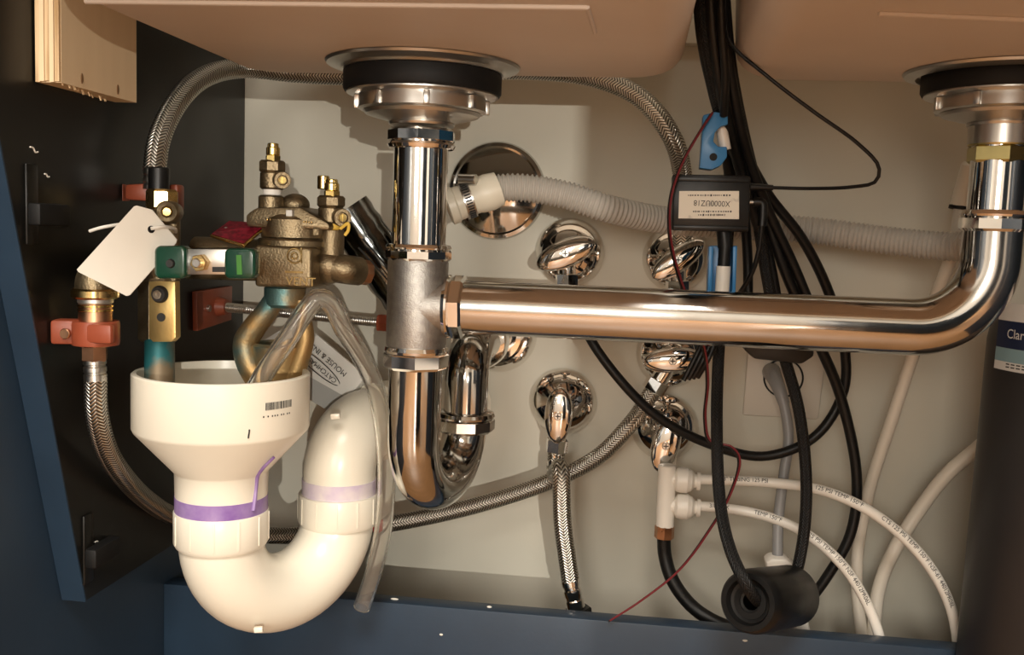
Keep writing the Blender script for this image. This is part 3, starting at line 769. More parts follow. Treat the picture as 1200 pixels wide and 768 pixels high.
# red plaque
pc = [at(268, 259, YB-.006), at(315, 262, YB-.006), at(286, 287, YB-.033), at(246, 275, YB-.033)]
nrm = (pc[1]-pc[0]).cross(pc[3]-pc[0]).normalized(); nrm = nrm if nrm.z > 0 else -nrm
pq = MB().prism(pc, nrm*-0.0022).build('plaque', 'brass', t, bevel=0.0004)
cc = sum(pc, V3())/4; MB().prism([cc+(p-cc)*0.93+nrm*0.0002 for p in pc], nrm*0.0004).build('plaque_face', 'red_plaque', pq)
rv = pc[0].lerp(pc[3], .5).lerp(cc, .35)+nrm*.0006; MB().ell(rv, .0016, .0012, .0008, nu=10, nv=6).build('rivet', 'zinc', pq)
# vent skirt with an open window
g = MB(); k2 = S(330, 380); col(g, 334, 334, 360, 24, YB); g.build('vent_collar', 'bronze_patina', t)
for name_, pts_, w0, w1, mt in (('vent_leg', ((322, 350), (312, 366), (298, 384), (288, 402), (292, 424), (308, 450)), 12, 17, 'bronze_patina'), ('vent_leg', ((352, 352), (356, 372), (358, 396), (350, 424), (340, 450)), 7, 14, 'bronze_patina')):
    pth = catmull([at(a_, b_, YB-0.004) for a_, b_ in pts_], 8)
    MB().tube(pth, lambda s, L, w0=w0, w1=w1: (w0+(w1-w0)*s/L)*k2, 24).build(name_, mt, t)
g = MB(); zc0 = at(326, 402, YB).z; zc1 = at(326, 456, YB).z; xv = at(326, 420, YB).x
g.lathe([(30*k2, zc0), (34*k2, zc0-.002), (30*k2, zc1), (26*k2, zc1), (30*k2, zc0)], (xv, YB+.004, 0), (0, 0, 1), 36); g.build('vent_cup', 'bronze_patina', t)
# test cocks
def cock(px, ytop, ybase, hw, Y, port, prt, tape, label_tape, nip=True, side=1):
    kk = mpp(px, ytop, Y); H = ybase-ytop
    r_ = t
    g = MB(); col(g, px, ytop+H*.36, ytop+H*.62, hw, Y, 8); col(g, px, ytop+H*.60, ytop+H*.97, hw*.88, Y); bd = g.build('test_cock', 'bronze_cast', r_)
    if tape:
        g = MB(); col(g, px, ybase-H*.06, ybase+H*.10, hw*.66, Y); g.build('thread_tape', tape, bd)
    if nip:
        g = MB(); col(g, px+1, ytop, ytop+H*.10, hw*.40, Y-.003); col(g, px+1, ytop+H*.08, ytop+H*.26, hw*.50, Y-.003); g.build('flare_nipple', 'brass_bright', bd)
        g = MB(); col(g, px+1, ytop+H*.24, ytop+H*.42, hw*.56, Y-.003, 6); g.build('nipple_nut', 'brass_bright', bd)
    p0 = at(port[0]-3*side, port[1], Y); d = V3((0.45*side, -0.9, -0.05)).normalized()
    MB().lathe([(0, 0), (prt*kk*.9, 0), (prt*kk, .004), (prt*kk, .016), (prt*kk*.92, .018), (prt*kk*.6, .018), (prt*kk*.5, .0165), (0, .0165)], p0, d, 28).build('port', 'bronze_cast', bd)
    st = MB().lathe([(0, .0165), (prt*kk*.45, .0165), (prt*kk*.4, .0188), (0, .0188)], p0, d, 20).box(p0+d*.019, (.0008, .001, prt*kk*.7), x=(0.9, .45, 0), y=d); st.build('port_screw', 'brass_bright', bd)
    return bd
cock(319, 168, 224, 16, YB-.004, (331, 211), 10, 'tape_white', '')
cock(388, 210, 264, 17, YB-.004, (400, 254), 10.5, 'tape_yellow', '')
g = MB(); col(g, 379, 206, 222, 7, YB+.012); g.build('flare_nipple', 'brass_bright', t)
tl = MB().tube(catmull(P((399, 268, YB-.02), (408, 262, YB-.022), (408, 270, YB-.02), (404, 276, YB-.02)), 5), .0012, 8); tl.build('tape_tail', 'tape_yellow', t)

# --- upright ball valve to the left of it
YV = 0.535
t = thing('ball_valve', 'upright brass ball valve with a dark green lever beside the white tag', 'valve', at(190, 447, YV))
g = MB(); col(g, 190, 222, 246, 19, YV, 8); g.build('top_hex', 'brass', t)
g = MB(); col(g, 192, 244, 262, 17, YV); col(g, 203, 256, 330, 8, YV+.004); col(g, 188, 262, 332, 18, YV+.006); g.build('neck', 'bronze_cast', t)
kk = mpp(205, 250, YV); p0 = at(203, 249, YV); d = V3((.25, -.96, 0)).normalized()
MB().lathe([(0, 0), (12*kk, 0), (13*kk, .006), (13*kk, .019), (11*kk, .021), (7*kk, .020), (5*kk, .018), (0, .018)], p0, d, 28).build('port', 'bronze_cast', t)
MB().lathe([(0, .018), (5*kk, .018), (4.5*kk, .0205), (0, .0205)], p0, d, 20).build('port_screw', 'brass_bright', t)
kv = mpp(190, 360, YV)
g = MB(); col(g, 186, 326, 400, 24, YV+.006, 8); g.build('valve_body', 'bronze_cast', t)
pf = P((174, 330, YV-.017), (205, 330, YV-.017), (206, 396, YV-.017), (201, 401, YV-.017), (179, 401, YV-.017), (174, 396, YV-.017))
pl_ = MB().prism(pf, (0, .008, 0)).build('face_plate', 'brass_plate', t, bevel=.0008)
c = at(187.5, 345, YV-.0175); MB().lathe([(0, 0), (10*kv, 0), (10*kv, .001), (8*kv, .003), (0, .003)], c, (0, -1, 0), 28).build('washer', 'print_black', pl_)
MB().lathe([(0, .003), (5*kv, .003), (5*kv, .0045), (2.5*kv, .0045), (2.2*kv, .0035), (0, .0035)], c, (0, -1, 0), 20).build('stud', 'zinc', pl_)
c = at(189, 372, YV-.0172); MB().lathe([(0, 0), (5*kv, 0), (5*kv, .0006), (0, .0006)], c, (0, -1, 0), 20).build('hole', 'print_black', pl_)
g = MB(); a = at(187, 400, YF+.0); b = at(188, 462, YF+.0)
MB().cyl(at(187, 400, YV-.002), at(187, 462, YV-.012), 17*kv, 28).build('drain_stub', 'copper_teal', t)
# green lever handle, facing the room
YH = YV-.052
hf = lambda x, y: at(x, y, YH)
pl_ = MB().prism([hf(198, 292), hf(270, 292), hf(270, 322), hf(198, 322)], (0, .003, 0)).build('lever', 'zinc', t, bevel=.0006)
def grip(x0, x1, y0, y1, rr=7):
    pts_ = []
    for cx, cy, s0 in ((x1-rr, y0+rr, -90), (x1-rr, y1-rr, 0), (x0+rr, y1-rr, 90), (x0+rr, y0+rr, 180)):
        for q in range(5):
            an = math.radians(s0+22.5*q); pts_.append(at(cx+rr*math.cos(an), cy+rr*math.sin(an), YH-.004))
    return MB().prism(pts_, (0, .011, 0)).build('lever_grip', 'green_plastic', t, bevel=.0022, bseg=3)
g1 = grip(180, 217, 288, 327); g2 = grip(262, 298, 291, 327)
c = at(200, 309, YH-.0042); MB().lathe([(0, 0), (5*kv, 0), (4*kv, -.002), (0, -.002)], c, (0, 1, 0), 16).build('grip_dimple', 'print_black', g1)
MB().prism([at(277, 299, YH-.0042), at(283, 299, YH-.0042), at(284, 322, YH-.0042), at(278, 322, YH-.0042)], (0, -.0004, 0)).build('grip_mark', 'green_mark', g2)
MB().prism([at(249, 313, YH-.0002), at(272, 313, YH-.0002), at(272, 319, YH-.0002), at(249, 319, YH-.0002)], (0, -.0004, 0)).build('lever_slot', 'print_black', pl_)
c = at(237, 308, YH); MB().nut(c, c+V3((0, -.006, 0)), 9.5*kv, 6, .2).build('lever_nut', 'brass', pl_)
MB().cyl(c, c+V3((0, -.0095, 0)), 5*kv, 18, bev=.0006).build('lever_stem', 'zinc', pl_)
MB().cyl(c+V3((0, .003, 0)), V3((c.x, YV, c.z)), 8*kv, 18).build('stem', 'brass', t)

# --- copper elbow on the black panel
YE = 0.478
t = thing('copper_elbow', 'brass elbow on a copper stub coming out of the black panel', 'pipe elbow', at(112, 382, YE))
ke = mpp(112, 350, YE); c0 = at(112, 352, YE)
ep = [V3((XP+.001, YE+.055, at(112, 312, YE).z)), V3((c0.x-.01, YE+.035, at(112, 311, YE).z)), V3((c0.x, YE+.012, at(112, 315, YE).z)), V3((c0.x, YE, at(112, 330, YE).z)), V3((c0.x, YE, at(112, 346, YE).z))]
MB().tube(catmull(ep, 8), 22*ke, 28).build('elbow_body', 'bronze_cast', t)
g = MB(); col(g, 112, 338, 350, 27, YE); g.build('elbow_rim', 'brass', t)
g = MB(); col(g, 112, 348, 356, 20, YE); g.build('solder_ring', 'solder', t)
g = MB(); col(g, 112, 354, 406, 19, YE); g.build('copper_stub', 'copper', t)
for yy_ in (357, 362): 
    g = MB(); col(g, 112, yy_, yy_+2.5, 20, YE); g.build('solder_ring', 'brass_bright', t)
# red clamp round the stub
t = thing('pipe_clamp', 'rusty red plastic clamp holding the copper stub to the black panel', 'pipe clamp', at(108, 406, YE), 'red pipe clamps')
zt_, zb_ = at(112, 376, YE).z, at(112, 404, YE).z
MB().lathe([(20*ke, zb_), (26*ke, zb_), (27*ke, zb_+.002), (27*ke, zt_-.002), (26*ke, zt_), (20*ke, zt_), (20*ke, zb_)], (c0.x, YE, 0), (0, 0, 1), 32).build('band', 'red_plastic', t)
MB().box(V3((c0.x-.016, YE-.004, (zt_+zb_)/2+.0005)), (.020, .016, (zt_-zb_)*1.0), x=(1, .3, 0)).build('ear', 'red_plastic', t, bevel=.002)
MB().box(V3((c0.x+.010, YE-.012, (zt_+zb_)/2+.001)), (.018, .006, (zt_-zb_)*.8)).build('ear', 'red_plastic', t, bevel=.002)
MB().box(V3(((c0.x+XP)/2, YE+.012, (zt_+zb_)/2)), (abs(c0.x-XP), .018, (zt_-zb_)*.8)).build('foot', 'red_plastic', t, bevel=.001)
sp = V3((c0.x-.013, YE-.013, (zt_+zb_)/2)); MB().cyl(sp, sp+V3((0, -.002, 0)), .0035, 16, bev=.0005).build('screw', 'copper', t)
# red clamp behind the test cock
t = thing('pipe_clamp', 'rusty red plastic clamp behind the brass valve top below the upper hose', 'pipe clamp', at(175, 240, YV+.02), 'red pipe clamps')
g = MB().prism(P((146, 216, YV+.02), (172, 215, YV+.02), (172, 236, YV+.02), (146, 234, YV+.02)), (0, .012, 0)); g.build('ear', 'red_plastic', t, bevel=.002)
g = MB().prism(P((170, 221, YV+.026), (208, 221, YV+.026), (208, 232, YV+.026), (170, 232, YV+.026)), (0, .006, 0)); g.build('band', 'red_plastic', t, bevel=.001)
g = MB().prism(P((197, 216, YV+.02), (208, 216, YV+.02), (208, 248, YV+.02), (197, 246, YV+.02)), (0, .012, 0)); g.build('ear', 'red_plastic', t, bevel=.002)
pa = at(148, 226, YV+.026); MB().box(((pa.x+XP)/2, pa.y, pa.z), (abs(pa.x-XP), .01, .012)).build('foot', 'red_plastic', t, bevel=.001)
# red base plate with a threaded rod
q0 = [atx(227, 342, XP+.002), atx(269, 335, XP+.002), atx(268, 375, XP+.002), atx(228, 388, XP+.002)]
t = thing('threaded_rod', 'threaded steel rod held by a square red base plate on the black panel', 'threaded rod', (XP, q0[0].y, q0[2].z))
MB().prism([p+V3((.003, 0, 0)) for p in q0], (-.0048, 0, 0)).build('base_plate', 'red_plastic', t, bevel=.0008)
pc_ = (q0[0]+q0[1]+q0[2]+q0[3])/4
MB().lathe([(0, 0), (.009, 0), (.007, .008), (0, .008)], pc_+V3((.003, .006, 0)), (1, 0, 0), 20).build('socket', 'red_plastic', t)
MB().cyl(pc_+V3((.003, -.016, 0)), pc_+V3((.0055, -.016, 0)), .003, 12).build('screw', 'zinc', t)
ra = pc_+V3((.004, .006, 0)); rb_ = at(447, 378, ra.y)
pth = resample([ra, rb_], .0005)
MB().tube(pth, lambda s, L: .0042*(1+.09*math.sin(2*PI*s/.002)), 12).build('rod', 'zinc', t, angle=70)
MB().nut(at(443, 378, ra.y), at(456, 379, ra.y), .008, 6).build('end_cap', 'red_plastic', t)

# --- white tag on a tie
YT = 0.445
hole = at(177, 269, YT+.0398)
pts_ = [at(x, y, YT + (x-90)*0.00046) for x, y in ((90, 316), (157, 242), (160, 241), (178, 246), (207, 281), (206, 285), (152, 346), (148, 347), (92, 319))]
t = thing('valve_tag', 'blank white tag with a punched hole hanging on the ball valve', 'tag', at(148, 347, YT))
MB().prism(pts_, (0, .0008, 0)).build('card', 'tag_white', t)
tn = (pts_[3]-pts_[0]).cross(pts_[6]-pts_[0]).normalized(); tn = tn if tn.y < 0 else -tn
MB().cyl(hole+tn*-.001, hole+tn*.0006, 4.6*mpp(177, 269, YT), 20).build('eyelet_hole', 'rubber', t)
MB().tube(catmull(P((177, 268, YT+.0375), (190, 266, YT+.043), (204, 268, YT+.06), (206, 272, YT+.085)), 6), .0012, 8).build('tie', 'white_plastic', t)
MB().tube(catmull(P((105, 271, YT+.035), (118, 267, YT+.035), (134, 264, YT+.04), (150, 262, YT+.05)), 6), .0011, 8).build('tie_tail', 'white_plastic', t)

# --- dark metallic sleeve leaning between valve and tee
a, b = at(405, 246, .635), at(480, 352, .65)
t = thing('foil_sleeve', 'dark shiny rolled sleeve leaning behind the cast tee', 'sleeve', b)
rs = 30*mpp(430, 290, .62)
MB().tube(resample([a, b], .006), lambda s, L: rs*(1+.03*math.sin(s*400)), 30).build('sleeve', 'foil', t)
MB().tube(P((425, 280, .608), (462, 322, .620)), .0008, 6).build('seam', 'print_black', t)
MB().tube(P((420, 290, .608), (456, 330, .620)), .0008, 6).build('seam', 'print_black', t)

# --- clear vinyl tube
pts = P((296, 462, .515), (312, 434, .517), (338, 396, .52), (358, 365, .523), (374, 349, .526), (388, 356, .53), (402, 384, .54), (424, 420, .56), (440, 455, .575), (450, 505, .59), (453, 560, .60), (449, 620, .61), (438, 670, .62), (424, 712, .625))
pth = resample(catmull(pts, 12), .004)
t = thing('vinyl_tube', 'clear vinyl drain tube bent over from the funnel down to the floor', 'tube', pth[-1])
rv_ = 12*mpp(340, 400, .52)
MB().tube(pth, rv_, 24, inner=.0016).build('tube', 'vinyl_clear', t)
c_ = at(441, 617, .64); tag(MB().prism(P((437, 610, .65), (447, 609, .65), (447, 622, .65), (437, 624, .65)), (0, .002, 0)).build('red_sticker', 'print_red'), 'tiny red sticker on the lower braided hose beside the clear tube', 'sticker')

# --- glue trap card
YG = .665
t = thing('glue_trap', 'white pest trap carton with upside down print behind the funnel', 'carton', at(360, 478, YG))
cq = [at(350, 374, YG+.02), at(429, 441, YG), at(392, 486, YG-.012), at(276, 418, YG+.012)]
nn = (cq[1]-cq[0]).cross(cq[3]-cq[0]).normalized(); nn = nn if nn.y < 0 else -nn
MB().prism(cq, nn*-.012).build('carton_body', 'card_white', t, bevel=.0008)
e0 = cq[3].lerp(cq[0], .05); pan = [cq[3].lerp(cq[2], q)+nn*.0004 for q in (.45, .97)]
sd = (cq[0]-cq[3])
pan = [pan[0], pan[1], pan[1].lerp(cq[1], .42)+nn*.0002, pan[0].lerp(cq[0], .30)+nn*.0002]
MB().prism(pan, nn*.0003).build('grey_panel', 'card_grey', t)
xd = (at(356, 390, YG)-at(412, 438, YG)).normalized(); yd = nn.cross(xd)
if yd.z > 0: yd = -yd
g = MB(); put_text(g, 'MOUSE & INSECT GLUE', .0064, cq[1].lerp(cq[0], .22).lerp(cq[2], .20)+nn*.0007, xd, yd)
g.build('print', 'print_black', t, recalc=False)
g = MB(); o_ = cq[1].lerp(cq[0], .38).lerp(cq[2], .44)+nn*.0007; put_text(g, 'CATCHMASTER', .0056, o_, xd, yd)
oc = o_+xd*.0195+yd*.002
g.tube(arc(oc, xd*.0235, yd*.0050, 0, 2*PI, 36), .0004, 5); g.build('print', 'print_black', t, recalc=False)

# ================================================================== control box, blue clips
YC = .60
t = thing('control_box', 'black faucet control box with a worn upside down label', 'control box', at(833, 272, YC))
q = P((788, 204, YC), (880, 206, YC), (878, 272, YC), (787, 270, YC))
MB().prism(q, (0, .026, 0)).build('case', 'plastic_black', t, bevel=.0018)
q = P((796, 224, YC-.0002), (866, 224, YC-.0002), (866, 257, YC-.0002), (795, 256, YC-.0002)); lb = MB().prism(q, (0, -.0005, 0)).build('label_sticker', 'paper_label', t)
g = MB(); kk = mpp(830, 240, YC)
put_text(g, 'X0000UZ18', 9.5*kk, at(856, 236, YC-.0009), (-1, 0, .0), (0, 0, -1), 42*kk)
for y_, x_, xe in ((229, 806, 856), (248, 812, 856), (252, 818, 850)):
    while x_ < xe:
        w_ = random.uniform(.8, 2.4); c = at(x_+w_/2, y_, YC-.0008); g.box(c, (w_*kk, .0002, random.uniform(.8, 2.4)*kk)); x_ += w_+random.uniform(.6, 1.6)
g.build('print', 'print_black', lb, recalc=False)
MB().prism(P((789, 207, YC-.0002), (878, 209, YC-.0002), (878, 214, YC-.0002), (789, 212, YC-.0002)), (0, -.0012, 0)).build('rim', 'plastic_black', t, bevel=.0004)
MB().prism(P((789, 264, YC-.0002), (877, 266, YC-.0002), (877, 270, YC-.0002), (789, 268, YC-.0002)), (0, -.0012, 0)).build('rim', 'plastic_black', t, bevel=.0004)
MB().cyl(at(848, 268, YC+.012), at(850, 290, YC+.012), 9*kk, 20).cyl(at(850, 286, YC+.012), at(848, 316, YC+.012), 7.5*kk, 20).build('lower_plug', 'plastic_black', t)
MB().cyl(at(848, 312, YC+.012), at(846, 345, YC+.012), 8.5*kk, 20).build('white_connector', 'white_plastic', t)
MB().cyl(at(878, 219, YC+.012), at(906, 220, YC+.012), 4.5*kk, 16, r2=3.2*kk).build('side_plug', 'plastic_black', t)
MB().cyl(at(877, 237, YC+.012), at(884, 237, YC+.012), 2.2*kk, 12).build('jack', 'zinc', t)
MB().tube(catmull(P((883, 237, YC+.012), (893, 238, YC+.012), (894, 250, YC+.012), (893, 265, YC+.012)), 6), 5.5*kk, 16).build('angle_plug', 'plastic_black', t)
# upper clip: bracket with a round bite and a screw hole
t = thing('blue_clip', 'bright blue plastic clip with a round bite above the control box', 'clip', at(838, 200, YC+.012), 'blue plastic clips')
out = [(824, 135), (838, 131), (853, 134), (853, 146), (845, 148), (838, 155), (836, 166), (842, 172), (852, 172), (852, 184), (845, 194), (834, 199), (820, 197), (822, 170)]
MB().prism([at(x, y, YC+.002) for x, y in out], (0, .016, 0)).build('bracket', 'blue_plastic', t, bevel=.0008)
c = at(836, 184, YC+.0015); MB().cyl(c, c+V3((0, .003, 0)), 4.5*kk, 18).build('screw_hole', 'rubber', t)
MB().cyl(at(845, 148, YC+.014), at(850, 176, YC+.014), 7*kk, 18).build('connector', 'white_plastic', t)
t = thing('blue_clip', 'bright blue plastic cradle holding the white connector under the control box', 'clip', at(848, 345, YC+.03), 'blue plastic clips')
MB().prism(P((832, 288, YC+.024), (864, 288, YC+.024), (862, 346, YC+.024), (829, 346, YC+.024)), (0, .004, 0)).build('back_plate', 'blue_plastic', t, bevel=.0006)
MB().prism(P((831, 289, YC+.010), (836, 289, YC+.010), (834, 346, YC+.010), (829, 346, YC+.010)), (0, .016, 0)).build('side_rail', 'blue_plastic', t, bevel=.0006)
MB().prism(P((859, 289, YC+.010), (864, 289, YC+.010), (862, 346, YC+.010), (858, 346, YC+.010)), (0, .016, 0)).build('side_rail', 'blue_plastic', t, bevel=.0006)

# ================================================================== cables
rc = 6.3*mpp(850, 450, .64)
G = 'black cables hanging between the bowls'
def cable(name, label, cat, l, r, m_='cable_black', group=G, segs=14): return hose(name, label, cat, P(*l), r, m_, segs=segs, group=group, step=.005)
# pull-down spray hose with its weight
front = (884, 704, .594); back = (925, 694, .648)
cable('spray_hose', 'thick black pull-down faucet hose looping through the round weight', 'hose',
      [(822, -60, .56), (828, 40, .575), (840, 110, .60), (856, 190, .655), (852, 290, .672), (843, 400, .66), (840, 490, .645), (844, 590, .62), (856, 645, .595), (874, 684, .580), (890, 706, .592), (912, 704, .625), (930, 680, .655), (940, 640, .662), (945, 570, .664), (936, 480, .664), (914, 400, .664), (898, 320, .66), (884, 230, .655), (866, 140, .615), (850, 60, .585), (842, -60, .56)], rc*1.12, 'braid_cable')
f_, b_ = at(876, 706, .585), at(928, 698, .655); ax = b_-f_; L = ax.length; kk = mpp(880, 700, .59)
t = thing('hose_weight', 'round black weight clamped on the faucet hose above the blue board', 'hose weight', at(900, 742, .61))
MB().lathe([(10*kk, .006), (24*kk, .004), (27*kk, 0), (33*kk, 0), (36*kk, .003), (38*kk, .010), (38*kk, L-.004), (34*kk, L), (10*kk, L), (10*kk, .006)], f_, ax, 44).build('shell', 'plastic_black', t)
MB().lathe([(13*kk, .0035), (20*kk, .0035), (20*kk, .0045), (13*kk, .0045), (13*kk, .0035)], f_+ax.normalized()*.0005, ax, 36).build('inner_ring', 'rubber', t)
cable('supply_cable', 'black cable sagging in a wide arc from the left wall valve to the bundle', 'cable',
      [(836, -60, .565), (846, 60, .585), (862, 150, .62), (898, 225, .66), (940, 280, .678), (972, 345, .70), (990, 410, .715), (988, 460, .72), (955, 512, .72), (895, 535, .72), (830, 520, .715), (770, 488, .705), (722, 440, .70), (688, 390, .705), (676, 350, .72)], rc*1.0)
cable('power_cable', 'black cable bowing to the right and dropping behind the hose weight', 'cable',
      [(845, -60, .57), (854, 60, .59), (870, 150, .625), (892, 235, .66), (925, 330, .675), (958, 400, .69), (985, 465, .705), (1004, 560, .71), (997, 625, .71), (970, 675, .71), (940, 715, .71)], rc*1.05)
cable('dropped_cable', 'flat black cable nearest the left bowl in the hanging bundle', 'cable',
      [(816, -60, .56), (822, 40, .58), (834, 100, .60), (846, 145, .62), (866, 205, .66), (876, 300, .68), (876, 395, .68)], rc*.95)
cable('bundled_cable', 'black cable in the middle of the hanging bundle', 'cable',
      [(830, -60, .55), (836, 40, .57), (846, 110, .595), (862, 180, .63), (880, 240, .65), (900, 300, .665), (912, 360, .67)], rc*1.0)
cable('bundled_cable', 'black cable on the right edge of the hanging bundle', 'cable',
      [(850, -60, .565), (850, 40, .575), (860, 110, .60), (876, 180, .63), (902, 250, .655), (930, 310, .67), (955, 370, .68)], rc*.9)
cable('bundled_cable', 'rearmost black cable at the left of the hanging bundle', 'cable',
      [(822, -60, .60), (826, 40, .61), (838, 100, .62), (848, 150, .635), (856, 210, .66)], rc*1.1)
cable('bundled_cable', 'slim black lead at the front of the hanging bundle', 'cable',
      [(844, -60, .54), (846, 30, .56), (850, 90, .58), (848, 135, .602)], rc*.7)
cable('antenna_lead', 'thin black lead making a wide loop to the right of the control box', 'cable',
      [(850, 20, .565), (856, 50, .56), (900, 90, .555), (955, 132, .555), (1005, 168, .56), (1030, 196, .565), (1026, 213, .57), (1000, 219, .58), (950, 221, .60), (904, 220, .612)], 2.2*mpp(950, 150, .56), group=None)
cable('plug_lead', 'thin black lead hanging from the angled plug of the control box', 'cable',
      [(893, 262, .612), (890, 290, .615), (882, 318, .62), (868, 342, .63), (850, 365, .63), (830, 396, .63)], 3.0*mpp(880, 300, .6), group=None)
# tied hank of lead
t = thing('tied_lead', 'short folded hank of thin black lead beside the upper right valve handle', 'cable', at(815, 450, .64))
for i in range(4):
    dx = i*5.5
    MB().tube(catmull(P((828+dx*.8, 392, .64), (814+dx, 420, .638-.002*i), (801+dx, 446-i*1.2, .638))[::1], 6), 3.0*mpp(815, 420, .64), 10).build('strand', 'cable_black', t)
# twin red and black wire
pts = [(834, 133, .60), (818, 158, .596), (800, 190, .592), (788, 222, .593), (784, 250, .595), (786, 285, .60), (796, 325, .61), (812, 370, .62), (826, 415, .63), (829, 450, .635), (826, 490, .64), (832, 518, .64), (856, 524, .64), (866, 538, .64), (856, 578, .64), (832, 620, .64), (796, 668, .645), (750, 705, .648), (714, 728, .65)]
t = thing('twin_wire', 'thin red and black twin wire trailing from the blue clip to the board', 'wire', at(714, 728, .65))
pth = resample(catmull(P(*pts), 10), .003)
rwv = 1.25*mpp(800, 500, .64)
MB().tube([p+V3((.0006, -.0008, .0006)) for p in pth], rwv, 8).build('red_strand', 'wire_red', t)
MB().tube([p-V3((.0006, 0, .0006)) for p in pth], rwv, 8).build('black_strand', 'cable_black', t)

# black power adapter tucked behind the waste pipe
t = thing('power_adapter', 'black power adapter tucked behind the waste pipe above the wall outlet', 'adapter', at(912, 425, .66))
MB().prism(P((872, 372, .655), (956, 374, .655), (954, 418, .655), (940, 427, .655), (884, 421, .655), (872, 410, .655)), (0, .045, 0)).build('case', 'plastic_black', t, bevel=.002)
MB().prism(P((845, 396, .665), (874, 396, .665), (874, 408, .665), (845, 404, .665)), (0, .012, 0)).build('cord_grip', 'plastic_black', t, bevel=.001)
# outlet plate with plug
t = thing('wall_outlet', 'beige square wall plate with a round socket behind the cables', 'outlet', at(915, 490, YW))
q = P((876, 408, YW-.001), (968, 410, YW-.001), (958, 491, YW-.001), (870, 486, YW-.001)); 
MB().prism(q, (0, -.004, 0)).build('plate', 'plate_beige', t, bevel=.0015)
q = P((881, 412, YW-.0052), (962, 414, YW-.0052), (953, 486, YW-.0052), (876, 481, YW-.0052))
c = at(918, 443, YW-.005); kk = mpp(918, 443, YW)
MB().lathe([(21*kk, 0), (23*kk, 0), (23*kk, .0012), (21*kk, .0012), (21*kk, 0)], c, (0, -1, 0), 40).build('socket_gap', 'rubber', t)
MB().lathe([(0, 0), (20.5*kk, 0), (20.5*kk, .0012), (0, .0014)], c, (0, -1, 0), 40).build('socket_face', 'plate_beige', t)
t = thing('grey_power_cord', 'grey power cord plugged into the wall outlet and running down', 'cord', at(911, 660, .70))
hose('cord', '', '', P((906, 438, .752), (914, 458, .740), (921, 485, .735), (924, 515, .73), (918, 560, .722), (912, 610, .71), (911, 662, .70)), 6.2*mpp(915, 550, .72), 'cable_grey', root=t, segs=14)
MB().tube(catmull(P((904, 436, YW-.006), (906, 440, .758), (913, 456, .742), (919, 474, .737)), 6), lambda s, L: (11-4.5*s/L)*mpp(915, 450, .75), 16).build('plug', 'cable_grey', t)
t = thing('white_charger', 'white plug block standing on the board behind the round weight', 'adapter', at(928, 748, .68))
MB().prism(P((897, 660, .69), (905, 655, .69), (922, 656, .69), (932, 664, .69), (952, 748, .69), (920, 748, .69)), (0, .02, 0)).build('case', 'white_plastic', t, bevel=.0025)
MB().cyl(at(911, 662, .70), at(911, 654, .70), 8*mpp(911, 660, .7), 18).build('strain_relief', 'white_plastic', t)

# ================================================================== white manifold and tubes
YM = .715
t = thing('push_fit_manifold', 'white plastic manifold with two push-fit outlets below the lowest wall valve', 'manifold', at(778, 632, YM))
km = mpp(780, 580, YM)
MB().cyl(at(782, 545, YM), at(779, 618, YM), 10.5*km, 28, bev=.001).build('stem', 'white_plastic', t)
for y_ in (561, 592):
    a = at(783, y_, YM); x_ = V3((1, 0, -.03)).normalized()
    MB().lathe([(0, 0), (9*km, 0), (9*km, 7*km), (14*km, 10*km), (15*km, 14*km), (15*km, 22*km), (13*km, 25*km), (12.5*km, 27*km), (9*km, 30*km), (8*km, 30*km), (8*km, 33*km), (10.5*km, 33*km), (10.5*km, 37*km), (0, 37*km)], a, x_, 32).build('push_fitting', 'white_plastic', t)
MB().nut(at(779, 616, YM), at(778, 631, YM), 11.5*km, 8).build('brown_nut', 'copper', t)
rt_ = 5.6*mpp(900, 580, .70)
p1 = P((814, 562, YM), (850, 563, YM), (905, 566, .712), (960, 574, .70), (1010, 594, .69), (1055, 626, .685), (1092, 668, .68), (1115, 715, .68), (1124, 770, .68), (1124, 800, .68))
p2 = P((814, 593, YM), (850, 596, YM), (900, 606, .71), (945, 626, .70), (985, 660, .69), (1012, 700, .685), (1030, 745, .68), (1036, 790, .68))
for pp, lab, txts in ((p1, 'upper printed white water tube curving off the manifold', (('3/8" TUBING 125 PSI', .02), ('125 PSI TEMP 150°F', .10), ('CTS 125 PSI TEMP 150°F NSF-61 44012PR06L', .155))), (p2, 'lower printed white water tube curving off the manifold', (('3/8" PEX', .012), ('TEMP 150°F', .05), ('125 PSI TEMP 150°F NSF 44012PR06L', .095)))):
    pth = resample(catmull(pp, 10), .003)
    t = thing('water_tube', lab, 'tube', pth[-1], 'printed white water tubes')
    tb = MB().tube(pth, rt_*1.08, 18).build('tube', 'tube_white', t)
    for s_, d_ in txts:
        g = MB(); text_on_path(g, s_, .0047, pth, rt_*1.08, d_, (0, -.85, .5)); g.build('print', 'print_black', tb, recalc=False)
cable('drain_line', 'black tube curving down from the white manifold behind the board', 'tube', [(778, 628, YM), (779, 650, YM), (788, 680, .71), (810, 710, .705), (840, 730, .70), (880, 742, .70)], 8*mpp(780, 650, YM), group=None)
